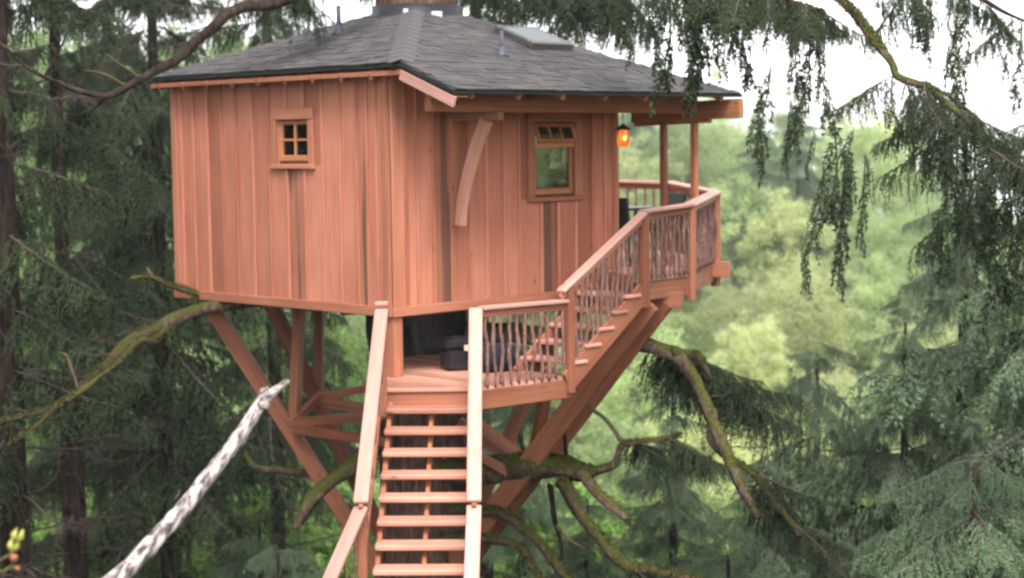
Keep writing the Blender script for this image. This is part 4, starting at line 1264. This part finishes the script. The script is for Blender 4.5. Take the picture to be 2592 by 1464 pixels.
# spruces on the right, some short ones standing lower in the valley
for (u, Y, r, h, lab, zf, stp, L0, per, dead, sd) in (
    (1312, 33.0, .09, 8.4, 'slim young spruce behind the doubled brace right of the stairs', 1.0, .46, 1.6, 5, 1.5, 21),
    (1700, 29.0, .09, 6.6, 'small spruce just right of the long deck brace', .8, .40, 1.8, 5, 0, 22),
    (1930, 26.0, .09, 5.0, 'young bluish spruce low in the valley below the bare curved limb', .6, .36, 2.4, 5, 0, 23),
    (2240, 22.0, .12, 5.0, 'broad young spruce low at the right with long drooping boughs', .5, .34, 3.4, 6, 0, 24),
    (2470, 18.5, .14, 6.4, 'spruce at the lower right corner of the photo', .5, .36, 3.6, 6, 0, 25),
    (2070, 27.0, .10, 6.9, 'soft grey green spruce in the valley beyond the bare curved limb', .6, .40, 2.9, 5, 0, 34),
    (2290, 26.0, .10, 7.4, 'soft grey green spruce left of the feathery one at the right', .6, .42, 2.7, 5, 0, 35),
    (1840, 23.5, .09, 4.3, 'low spruce below the bare curved limb', .4, .32, 2.6, 6, 0, 36),
    (2440, 28.0, .14, 10.4, 'feathery spruce near the right edge with its trunk half hidden', .8, .62, 2.6, 4, 0, 33),
    (2780, 24.0, .20, 11.8, 'tall spruce beyond the right edge reaching long boughs into the photo', .8, .44, 4.6, 5, 0, 26),
    (1480, 27.5, .08, 4.4, 'little spruce under the mossy limb right of the stairs', .5, .34, 1.7, 5, 0, 27),
    (2080, 18.0, .09, 3.6, 'nearest small spruce at the bottom of the photo right of centre', .4, .28, 2.6, 6, 0, 28),
    (690, 21.5, .08, 5.2, 'green young spruce at the foot of the photo left of the stairs', .4, .32, 2.6, 6, 0, 31),
    (640, 27.0, .08, 4.4, 'small spruce under the house left of the stairs', .5, .36, 1.9, 5, 0, 29),
    (420, 24.0, .08, 3.4, 'low spruce behind the pale leaning snag', .4, .34, 1.9, 5, 0, 30),
):
    spruce(px_x(u, Y), Y, r, h, lab, zf, stp, L0, per, dead, sd, group='spruces in the valley', boughs=LIT_BOUGH)

# leafy trees on the hillside behind
rr = random.Random(5)
cnt = 0
def leafy(x, y, sc, trunk_h, label, me):
    g = gz(x, y) + EYE - .2
    t = empty('leafy_tree', Vector((x, y, g)), 0, label, 'tree', 'pale leafy trees on the hillside')
    top = Vector((x + rr.uniform(-.3, .3), y, g + trunk_h))
    if not LEAFY_TRUNK:
        v, f = rings([Vector((0, 0, 0)), Vector((.05, 0, 1.2)), Vector((-.05, .05, 2.6)), Vector((.1, 0, 4.4))], [.13, .10, .08, .03], 7)
        for (a, b_, zz) in ((.9, .6, 2.0), (-.9, .5, 2.3), (.2, -1.0, 2.6), (-.3, .9, 3.0)):
            v2, f2 = rings([Vector((0, 0, zz)), Vector((a * .6, b_ * .6, zz + .8)), Vector((a * 1.3, b_ * 1.3, zz + 1.6))], [.05, .035, .012], 5)
            k = len(v); v += v2; f += [[i + k for i in q] for q in f2]
        LEAFY_TRUNK.append(mesh('trunk', v, f, M['limb'], smooth=True))
    s = (trunk_h + 1) / 4.4
    link('trunk', LEAFY_TRUNK[0], Matrix.Translation((x, y, g)) @ Matrix.Rotation(rr.uniform(0, 6), 4, 'Z') @ Matrix.Diagonal((s, s, s, 1)), t)
    link('crown', me, Matrix.Translation(top) @ Matrix.Rotation(rr.uniform(0, 6.28), 4, 'Z') @ Matrix.Diagonal((sc, sc, sc * rr.uniform(.9, 1.25), 1)), t)
LEAFY_TRUNK = []
def where(u):
    for lim, w in ((200, 'by the left edge'), (430, 'between the left trunks'), (900, 'behind the left wall'), (1250, 'behind the big trunk'), (1560, 'behind the right wall'), (1720, 'behind the porch posts'),
                   (1900, 'just right of the deck'), (2080, 'below the hanging sprays'), (2300, 'right of the hanging sprays')):
        if u < lim: return w
    return 'near the right edge'
rows = [(54, 9, .55), (64, 10, .65), (78, 12, .8), (96, 14, .95), (116, 15, 1.1), (138, 16, 1.2), (162, 17, 1.3), (188, 18, 1.35), (212, 18, 1.3)]
for (Y, n, sz_) in rows:
    half = Y * .31
    for i in range(n):
        x = -half + 2 * half * (i + rr.uniform(.1, .9)) / n
        y = Y + rr.uniform(-6, 6)
        u_ = 1296 + x / y * FPX
        sd_ = where(u_)
        dp_ = 'at the foot of the hillside' if Y < 90 else 'halfway up the hillside' if Y < 150 else 'on the hilltop'
        k_ = rr.choice((5, 5, 5, 1) if u_ < 900 else (0, 2, 0, 4, 2, 1) if Y < 110 else (1, 4, 4, 0, 1, 3))
        sc_ = rr.uniform(.65, 1.3)
        hue_ = ('yellow green', 'light green', 'yellow green', 'grey green', 'light green', 'deep green')[k_]
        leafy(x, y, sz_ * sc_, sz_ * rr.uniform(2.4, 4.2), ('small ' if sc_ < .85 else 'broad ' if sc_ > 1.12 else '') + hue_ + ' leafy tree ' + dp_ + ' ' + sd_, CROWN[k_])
for i, (u, Y, h, lab) in enumerate(((1930, 120, 14, 'grey green conifer on the hillside just right of the deck roof'), (2020, 135, 13, 'second grey green conifer on the far hillside'), (2110, 118, 9, 'small far conifer low on the hillside slope'), (1620, 150, 12, 'far conifer seen through the porch posts'), (2360, 95, 8, 'lone conifer on the slope near the right edge'))):
    spruce(px_x(u, Y), Y, .2, h, lab, 1.0, .9, 4.0, 6, 0, 60 + i, group='conifers on the far hillside', boughs=LIT_BOUGH)
for (x, y) in ((14.5, 17.5), (16, 21.5), (16.5, 26), (20, 19), (21.5, 24.5), (20, 15)):  # unseen trees added to cover the sky mirrored in the right window
    leafy(x, y, rr.uniform(1.5, 1.9), rr.uniform(8.0, 9.5), 'tall leafy tree added outside the right edge to reflect in the right window', rr.choice(CROWN))
# undergrowth: shrubs one can tell apart, and a carpet of fern fronds nobody could count
def shrub(x, y, sc):
    g = gz(x, y) + EYE
    u_ = 1296 + x / y * FPX
    o = empty('shrub', Vector((x, y, g)), 0, ('low ' if sc < 1.1 else 'bushy ' if sc < 1.5 else 'tall ') + 'green shrub on the ' + ('near' if y < 37 else 'middle' if y < 50 else 'far') + ' valley floor ' + where(u_), 'shrub', 'shrubs on the valley floor')
    link('foliage', rr.choice(SHRUB), Matrix.Translation((x, y, g + .45 * sc)) @ Matrix.Rotation(rr.uniform(0, 6), 4, 'Z') @ Matrix.Diagonal((sc, sc, sc, 1)), o)
for i in range(130):
    y = rr.uniform(25, 62); x = rr.uniform(-.31, .31) * y
    shrub(x, y, rr.uniform(.8, 1.9))
def fern_carpet():
    rs = np.random.RandomState(8)
    n = 9000
    y = 6 + 62 * rs.uniform(0, 1, n) ** .8; x = rs.uniform(-.34, .34, n) * (y + 4)
    z = np.array([gz(a, b) for a, b in zip(x, y)]) + EYE
    B, D, Ln = [], [], []
    for k in range(7):
        a = rs.uniform(0, 6.283, n); el = rs.uniform(.25, 1.1, n)
        d = np.stack([np.cos(a) * np.cos(el), np.sin(a) * np.cos(el), np.sin(el)], 1)
        B.append(np.stack([x, y, z - .03], 1)); D.append(d); Ln.append(rs.uniform(.25, .75, n))
    B, D, Ln = np.vstack(B), np.vstack(D), np.concatenate(Ln)
    V, F = sprig_faces(B, D, Ln, Ln * .22, rs)
    o = link('ferns', mesh_np('ferns', V, F, [M['fern']]), Matrix())
    tag(o, 'ferns and low green growth covering the valley floor', 'ferns', kind='stuff')
fern_carpet()

# ------------------------------------------------------------------ the big tree that carries the house
def big_tree():
    tc = H(APEX[0], APEX[1], 0)
    g = gz(tc.x, tc.y) + EYE - .3
    t = empty('host_spruce', Vector((tc.x, tc.y, g)), 0, 'big spruce whose trunk runs up through the treehouse roof, with mossy limbs', 'tree')
    pts = [Vector((tc.x, tc.y, z)) for z in (g, g + .8, g + 3, EYE - 2, EYE + 2, EYE + 8, EYE + 14)]
    tube('trunk', pts, [1.0, .72, .62, .56, .52, .42, .28], M['barkred'], t, 28, 8, .03, .09, 5)
    def limb(px, Y, w, name='limb', mat='moss', seed=0, wob=.04, bump_=.25):
        """px: list of (u, v); Y: depth or list; w: widths in photo pixels"""
        n = len(px)
        Ys = Y if isinstance(Y, (list, tuple)) else [Y] * n
        P = [at(u, v, Ys[i]) for i, (u, v) in enumerate(px)]
        rad = [w[i] / 2 * Ys[i] / FPX for i in range(n)]
        lo_ = tube(name, P, rad, M[mat], t, 10, 6, wob, bump_ * 1.5, seed)
        if mat in ('moss', 'limb') and w[0] > 12:
            rs = np.random.RandomState(700 + seed)
            PP, RR = smooth_path(P, rad, 6, wob, seed)
            PP = np.array([tuple(q) for q in PP]); RR = np.array(RR)
            ln_ = np.linalg.norm(np.diff(PP, axis=0), axis=1).sum()
            m_ = int(ln_ * (900 if mat == 'moss' else 260))
            x = rs.uniform(0, len(PP) - 1.001, m_); i_ = x.astype(int); f_ = (x - i_)[:, None]
            keep = np.array([mnoise.noise(Vector(PP[k]) * 3.0 + Vector((seed, 0, 0))) > -.12 for k in i_])
            c_ = PP[i_] * (1 - f_) + PP[i_ + 1] * f_; r_ = RR[i_]
            d_ = unit(rs.normal(size=(m_, 3)) + np.array([0, 0, .75]))
            B_ = (c_ + d_ * (r_ * .93)[:, None])[keep]; D_ = unit(d_ + rs.normal(0, .5, (m_, 3)))[keep]; L_ = rs.uniform(.015, .05, m_)[keep]
            V_, F_ = sprig_faces(B_, D_, L_, L_ * .45, rs)
            o_ = PP[0]
            fz = link('moss', mesh_np('moss', V_ - o_, F_, [M['mossfuzz']]), Matrix.Translation(Vector(o_)), lo_)
            fz['kind'] = 'stuff'
        return lo_
    # left mossy limbs
    limb([(990, 760), (700, 760), (515, 782), (440, 806), (350, 852), (250, 935), (185, 1005), (120, 1038), (0, 1068), (-120, 1100)], [22.6, 22.4, 22.2, 22, 22, 21.8, 21.6, 21.5, 21.4, 21.3], [50, 40, 34, 30, 27, 23, 18, 13, 9, 5], seed=1)
    limb([(455, 800), (385, 858), (345, 872), (240, 965), (160, 1020), (70, 1095), (20, 1130)], [22, 21.9, 21.8, 21.6, 21.4, 21.3, 21.2], [20, 18, 16, 14, 12, 9, 5], seed=2)
    limb([(200, 985), (175, 905), (158, 893)], 21.7, [10, 9, 4], 'twig_stub', 'limb', 3)
    limb([(560, 760), (450, 730), (385, 705), (330, 706)], [22.6, 22.4, 22.3, 22.2], [18, 15, 13, 6], 'limb', 'moss', 4)
    limb([(390, 705), (378, 688), (372, 676)], 22.3, [9, 8, 4], 'twig_stub', 'limb', 5)
    # right limbs
    limb([(1120, 830), (1400, 850), (1600, 862), (1690, 888), (1752, 952), (1802, 1060), (1850, 1165), (1900, 1272), (1920, 1310)], [22.6, 22, 21.6, 21.4, 21.2, 21.0, 20.8, 20.6, 20.5], [56, 50, 42, 38, 34, 30, 30, 20, 10], 'limb', 'limb', 6)
    limb([(1800, 1040), (1812, 1110), (1835, 1150)], 21.0, [30, 40, 20], 'limb', 'limb', 61)
    limb([(1700, 890), (1760, 905), (1790, 945), (1800, 960)], 21.3, [22, 20, 14, 6], 'limb', 'moss', 7)
    limb([(1850, 1165), (1920, 1215), (2010, 1330), (2100, 1425), (2180, 1490)], [20.8, 20.6, 20.3, 20, 19.8], [16, 18, 17, 15, 11], 'limb', 'moss', 8)
    limb([(1080, 1185), (1220, 1192), (1330, 1180), (1440, 1190), (1500, 1200)], [22.6, 22.2, 21.9, 21.7, 21.6], [84, 78, 72, 62, 30], seed=9)
    limb([(1445, 1200), (1520, 1190), (1556, 1175), (1572, 1130), (1610, 1122), (1690, 1108), (1720, 1102)], [21.7, 21.5, 21.4, 21.3, 21.2, 21.1, 21], [30, 24, 20, 18, 14, 11, 7], seed=10)
    limb([(1470, 1195), (1530, 1265), (1580, 1318)], [21.6, 21.3, 21.1], [34, 30, 18], 'limb', 'limb', 11)
    limb([(1415, 1215), (1500, 1340), (1580, 1425), (1650, 1445), (1760, 1466), (1850, 1490)], [21.6, 21.3, 21, 20.8, 20.6, 20.4], [36, 34, 32, 26, 18, 12], seed=12)
    limb([(1120, 1290), (1270, 1302), (1330, 1342), (1400, 1420), (1450, 1480)], [22.4, 21.9, 21.7, 21.5, 21.4], [32, 28, 26, 26, 22], 'limb', 'moss', 13)
    limb([(1120, 1360), (1240, 1366), (1312, 1378), (1350, 1440), (1375, 1490)], [22.3, 21.8, 21.6, 21.5, 21.4], [30, 26, 22, 18, 14], seed=14)
    limb([(1425, 1010), (1432, 1090), (1428, 1165)], 21.9, [9, 11, 12], 'limb', 'bark', 15)
    limb([(1395, 1225), (1402, 1300), (1416, 1385), (1420, 1440)], 21.6, [16, 13, 10, 5], 'limb', 'bark', 16)
    limb([(1410, 1330), (1450, 1370), (1510, 1402)], 21.5, [9, 8, 5], 'limb', 'limb', 17)
    limb([(1470, 1010), (1530, 1060), (1572, 1118)], 21.4, [8, 10, 12], 'limb', 'limb', 18)
    limb([(620, 1150), (660, 1185), (760, 1195), (900, 1200)], [24, 23.6, 23.2, 22.9], [10, 16, 20, 24], 'limb', 'limb', 19)
    limb([(745, 1340), (800, 1260), (880, 1190), (960, 1120)], [21.9, 22.0, 22.2, 22.4], [20, 36, 40, 44], seed=20)
    # dark limb across the top left and sloping limb at the top right
    limb([(1010, -260), (860, -80), (720, -6), (610, 20), (525, 82), (440, 152), (335, 216), (272, 246), (205, 232), (130, 200), (60, 166), (5, 120), (-60, 80)], [22.2, 21.4, 20.8, 20.4, 20.1, 19.9, 19.6, 19.5, 19.4, 19.3, 19.2, 19.1, 19], [40, 36, 33, 30, 26, 23, 18, 15, 13, 11, 9, 8, 6], 'limb', 'bark', 21)
    limb([(275, 245), (235, 268), (190, 292)], 19.5, [10, 9, 5], 'limb', 'bark', 22)
    limb([(320, 214), (270, 190), (210, 178)], 19.6, [8, 7, 4], 'limb', 'moss', 23)
    limb([(365, 200), (310, 170), (262, 135)], 19.7, [8, 6, 4], 'limb', 'moss', 24)
    limb([(115, 195), (150, 130), (180, 60)], 19.3, [6, 5, 3], 'limb', 'bark', 25)
    limb([(1150, -900), (1500, -620), (1850, -330), (2060, -90), (2130, 5), (2188, 70), (2250, 162), (2268, 196), (2345, 218), (2425, 292), (2505, 382), (2600, 492), (2700, 560)], [22.5, 21.8, 20.6, 19.6, 19.2, 18.9, 18.6, 18.5, 18.2, 17.9, 17.6, 17.3, 17], [56, 48, 38, 31, 26, 24, 22, 21, 18, 15, 13, 10, 6], 'limb', 'moss', 26)
    limb([(1060, -700), (1300, -420), (1560, -160), (1760, -60), (1920, -20), (2080, 30)], [22.4, 21.2, 19.8, 18.8, 18.2, 17.8], [50, 44, 34, 26, 18, 8], 'limb', 'moss', 27)
    limb([(1060, -500), (1160, -260), (1330, -130), (1480, -70), (1560, -50)], [23.2, 24.2, 25.4, 26.5, 27.4], [44, 36, 28, 18, 8], 'limb', 'bark', 28)
    for i, (u, v, Y, a, sc, k) in enumerate(((420, 815, 22, 3.4, .30, 0), (300, 895, 21.8, 3.9, .34, 1), (230, 955, 21.7, 2.9, .36, 2), (150, 1025, 21.5, 3.3, .30, 0), (350, 855, 21.9, 2.6, .25, 1),
            (1780, 1010, 21.1, .3, .35, 2), (1830, 1130, 20.9, -.5, .4, 0), (1880, 1230, 20.7, .6, .35, 1), (1560, 1160, 21.4, .9, .35, 0), (1650, 1115, 21.2, .2, .4, 2), (1540, 1275, 21.3, .4, .35, 1), (1530, 1375, 21.2, -.2, .4, 2), (1360, 1370, 21.6, .2, .35, 0),
            (500, 100, 20, 2.7, .4, 1), (330, 216, 19.6, 3.5, .35, 2), (150, 205, 19.3, 2.5, .4, 0), (60, 165, 19.2, 3.7, .4, 1), (600, 25, 20.4, 3.6, .45, 2), (560, 50, 20.2, 2.4, .4, 0), (2200, 95, 18.8, .2, .3, 1), (2150, 30, 19.1, -.4, .3, 2), (700, 0, 20.7, 2.9, .45, 1))):
        place('dead_branch', DEAD[k], at(u, v, Y), a, -.25 + .12 * (i % 5), sc, t)
    limb([(2060, -90), (2200, -95), (2340, -60), (2470, -10), (2580, 50), (2680, 110)], [19.6, 19.2, 18.8, 18.4, 18.1, 17.9], [20, 18, 15, 12, 9, 5], 'limb', 'bark', 29)
    rr = random.Random(77)
    def tas(u, v, Y, lenpx, k=None):
        L = (1.2, 1.5, .9)
        k = rr.randrange(3) if k is None else k
        place('tassel', TASSEL[k], at(u, v, Y), rr.uniform(0, 6.28), rr.uniform(-.12, .12), (lenpx * Y / FPX) / L[k], t)
    # sprays that hang from the upper limbs
    for (u, v, Y, l) in ((1590, -40, 19.5, 190), (1640, -50, 19.2, 230), (1690, -60, 19, 280), (1730, -50, 18.8, 270), (1765, -40, 18.7, 290), (1800, -50, 18.6, 230), (1850, -30, 18.4, 170), (1890, -20, 18.3, 240), (1930, -10, 18.2, 130), (1660, -60, 20, 160), (1560, -70, 20.4, 150), (1745, -40, 18.5, 180), (1880, -20, 18.2, 120),
                         (2050, 40, 17.9, 330), (2075, 60, 17.8, 250), (2020, 50, 18, 190), (1950, 170, 18.0, 240), (2000, 250, 18, 180), (2110, 300, 17.8, 260), (2140, 380, 17.9, 340), (2085, 420, 17.8, 300), (2160, 330, 17.7, 200), (2190, 390, 17.8, 230), (2060, 330, 18, 120)):
        tas(u, v, Y, l)
    for (u, v, Y, l) in ((2310, -70, 18.9, 170), (2340, -60, 18.8, 190), (2365, -50, 18.7, 150), (2430, -25, 18.5, 200), (2455, -15, 18.5, 260), (2560, 40, 18.1, 150), (2585, 50, 18.1, 210), (2230, -90, 19.1, 130), (2400, -35, 18.6, 120)):
        tas(u, v, Y, l)
    for (u, v, Y, l) in ((2260, 190, 18.5, 170), (2300, 205, 18.4, 200), (2345, 215, 18.2, 240), (2390, 250, 18, 200), (2430, 290, 17.9, 300), (2470, 330, 17.8, 320), (2510, 380, 17.6, 330), (2550, 420, 17.4, 340), (2590, 470, 17.3, 320), (2240, 200, 18.5, 110), (2410, 300, 17.8, 380)):
        tas(u, v, Y, l)
    def bg(u, v, Y, az, pitch, sc, k=None):
        place('bough', BOUGH[rr.randrange(4) if k is None else k], at(u, v, Y), az, pitch, sc, t)
    for i, (u, v, Y) in enumerate(((1600, -150, 19.6), (1680, -90, 19.1), (1780, -70, 18.7), (1860, -50, 18.4), (1950, -30, 18.1), (2040, 10, 17.9))):
        for a in (-.5, .9, -1.6):
            bg(u, v, Y, a + rr.uniform(-.3, .3), rr.uniform(.1, .4), rr.uniform(.32, .5))
    for i, (u, v, Y) in enumerate(((2268, 190, 18.5), (2340, 212, 18.2), (2400, 270, 18), (2450, 320, 17.8), (2500, 375, 17.6), (2550, 435, 17.4), (2600, 490, 17.2))):
        for a in ((-.3, 2.4), (-1.4, .8), (2.8, -.6))[i % 3]:
            bg(u, v, Y, a + rr.uniform(-.4, .4), rr.uniform(.05, .35), rr.uniform(.3, .5))
    for (u, v, Y, a) in ((2330, -60, 18.8, 2.2), (2360, -50, 18.7, -.3), (2460, -10, 18.4, .5), (2580, 50, 18.1, 2.4), (2250, -85, 19.0, -1.0)):
        bg(u, v, Y, a, .35, rr.uniform(.28, .42))
    for (u, v, Y) in ((1180, -200, 24.4), (1330, -130, 25.4), (1420, -90, 26), (1520, -60, 27), (1480, -80, 26.5)):
        for a in (.3, -.9, 1.5, 2.7):
            bg(u, v, Y, a + rr.uniform(-.4, .4), rr.uniform(.2, .6), rr.uniform(.5, .8))
    for (u, v, Y) in ((700, -60, 20.8), (840, -110, 21.4)):
        for a in (2.4, 1.2):
            bg(u, v, Y, a + rr.uniform(-.4, .4), rr.uniform(.0, .4), rr.uniform(.35, .5))
    # foliage carried by the lower right limbs
    for (u, v, Y) in ((1640, 868, 21.6), (1740, 905, 21.3), (1800, 960, 21.2), (1690, 880, 21.5)):
        for a in (.2, .8, -.4):
            bg(u, v, Y + .3, a + rr.uniform(-.3, .3), rr.uniform(.0, .3), rr.uniform(.4, .65))
    for (u, v, Y) in ((1690, 1110, 21.1), (1600, 1124, 21.3), (1900, 1200, 20.6), (2010, 1330, 20.3), (2090, 1420, 20.0), (1580, 1425, 21)):
        for a in (.1, 1.0, -.8):
            bg(u, v, Y, a + rr.uniform(-.3, .3), rr.uniform(.0, .4), rr.uniform(.3, .5))
    return t
big_tree()

# ------------------------------------------------------------------ small things in the foreground
def leaning_snag():
    K = 1.35
    pts = [at(-160, 1985, 6.6 * K), at(110, 1670, 7.0 * K), at(345, 1420, 7.4 * K), at(515, 1222, 7.8 * K), at(608, 1100, 8.0 * K), at(655, 1025, 8.1 * K), at(672, 992, 8.15 * K)]
    g = gz(pts[0].x, pts[0].y) + EYE
    pts[0].z = min(pts[0].z, g - .1)
    o = empty('leaning_snag', pts[0], 0, 'pale peeling dead trunk leaning across the lower left foreground', 'dead tree')
    P_, Q_ = smooth_path(pts, [.062, .057, .051, .046, .043, .039, .032], 12, .008, 9)
    v, f = rings(P_, Q_, 18, .2, 9, 14.0)
    Mf, _ = frame(P_[0], P_[-1]); Mi = Mf.inverted()
    link('trunk', mesh('trunk', [Mi @ q for q in v], f, M['snag'], smooth=True), Mf, o)
    d8 = 8.1 * K - .03
    tube('broken_tip', [at(664, 1030, d8), at(684, 1002, d8), at(702, 985, d8), at(722, 972, d8), at(733, 966, d8)], [.040, .034, .026, .018, .010], M['snag'], o, 9, 4, .003, .2, 3)
    rr = random.Random(3)
    for (u, v_) in ((668, 986), (676, 984), (660, 990)):
        q = at(u, v_ + 14, d8)
        tube('splinter', [q, at(u + 1, v_ + 4, d8), at(u + rr.uniform(-3, 3), v_ - 6, d8)], [.014, .010, .003], M['snag'], o, 5, 3, 0, .2, 4)
    for (u, v_, s_) in ((440, 1268, 1), (470, 1300, -1), (596, 1150, -1), (330, 1400, 1), (395, 1395, -1), (545, 1165, 1), (620, 1120, -1)):
        b = at(u, v_, 7.62 * K)
        d = Vector((.03 * s_, -.02, rr.uniform(.03, .07) * s_))
        v4 = [b, b + Vector((.035, 0, .04)), b + d + Vector((.012, -.01, .03)), b + d]
        vv = [q - b for q in v4] + [q - b + Vector((0, .005, 0)) for q in v4]
        link('bark_flake', mesh('bark_flake', vv, [[0, 1, 2, 3], [7, 6, 5, 4], [0, 4, 5, 1], [1, 5, 6, 2], [2, 6, 7, 3], [3, 7, 4, 0]], M['snag']), Matrix.Translation(b), o)
leaning_snag()
def bud_twig(p0, pts, buds, label):
    o = empty('budding_twig', pts[0], 0, label, 'twig', 'budding twigs at the left edge')
    tube('stem', pts, [.010, .008, .006][:len(pts)] if len(pts) <= 3 else [.006] * len(pts), M['limb'], o, 7, 4, 0, .1, 2)
    rs = random.Random(p0)
    for (b, d, L, kind) in buds:
        d = d.normalized()
        s1 = d.orthogonal().normalized(); s2 = d.cross(s1)
        for k in range(4):
            a = k * 1.57 + rs.uniform(0, .5)
            sd = s1 * math.cos(a) + s2 * math.sin(a)
            tip = b + d * L + sd * L * .28
            mid = b + d * L * .5 + sd * L * .38
            w = d.cross(sd) * L * .22
            v = [b, mid + w, tip, mid - w, b + d * L * .05, mid + w - sd * L * .1, tip - sd * .002, mid - w - sd * L * .1]
            f = [[0, 1, 2, 3], [7, 6, 5, 4], [0, 4, 5, 1], [1, 5, 6, 2], [2, 6, 7, 3], [3, 7, 4, 0]]
            link('bud_leaf', mesh('bud_leaf', [q - b for q in v], f, M[kind], smooth=True), Matrix.Translation(b), o)
Yb = 8.0
bud_twig(1, [at(-260, 1560, Yb), at(-60, 1450, Yb), at(30, 1402, Yb)],
         [(at(30, 1402, Yb), Vector((.25, 0, 1)), .07, 'bud'), (at(36, 1375, Yb), Vector((.5, -.2, 1)), .075, 'bud'), (at(28, 1400, Yb), Vector((.3, 0, -.5)), .048, 'budbase')], 'twig with an opening yellow green bud at the lower left edge')
bud_twig(2, [at(-260, 1600, Yb), at(-40, 1468, Yb), at(40, 1434, Yb)], [(at(38, 1434, Yb), Vector((.6, 0, -.4)), .03, 'budbase')], 'bare twig tip just below the opening bud at the left edge')

# ------------------------------------------------------------------ the air in the valley
def haze():
    x0, x1, y0, y1, z0, z1 = -410, 410, -125, 405, EYE - 36, EYE + 20
    v = [(x, y, z) for z in (z0, z1) for (x, y) in ((x0, y0), (x1, y0), (x1, y1), (x0, y1))]
    f = [[3, 2, 1, 0], [4, 5, 6, 7], [0, 1, 5, 4], [1, 2, 6, 5], [2, 3, 7, 6], [3, 0, 4, 7]]
    m, nd, lk = newmat('valley_haze')
    o = nd.new('ShaderNodeOutputMaterial'); pv = nd.new('ShaderNodeVolumePrincipled')
    pv.inputs['Color'].default_value = (0.93, 0.95, 0.95, 1); pv.inputs['Density'].default_value = 0.00045; pv.inputs['Anisotropy'].default_value = 0.2
    lk.new(pv.outputs[0], o.inputs['Volume'])
    tag(link('haze', mesh('haze', v, f, m), Matrix()), 'thin pale haze in the valley air', 'haze', kind='stuff')
haze()
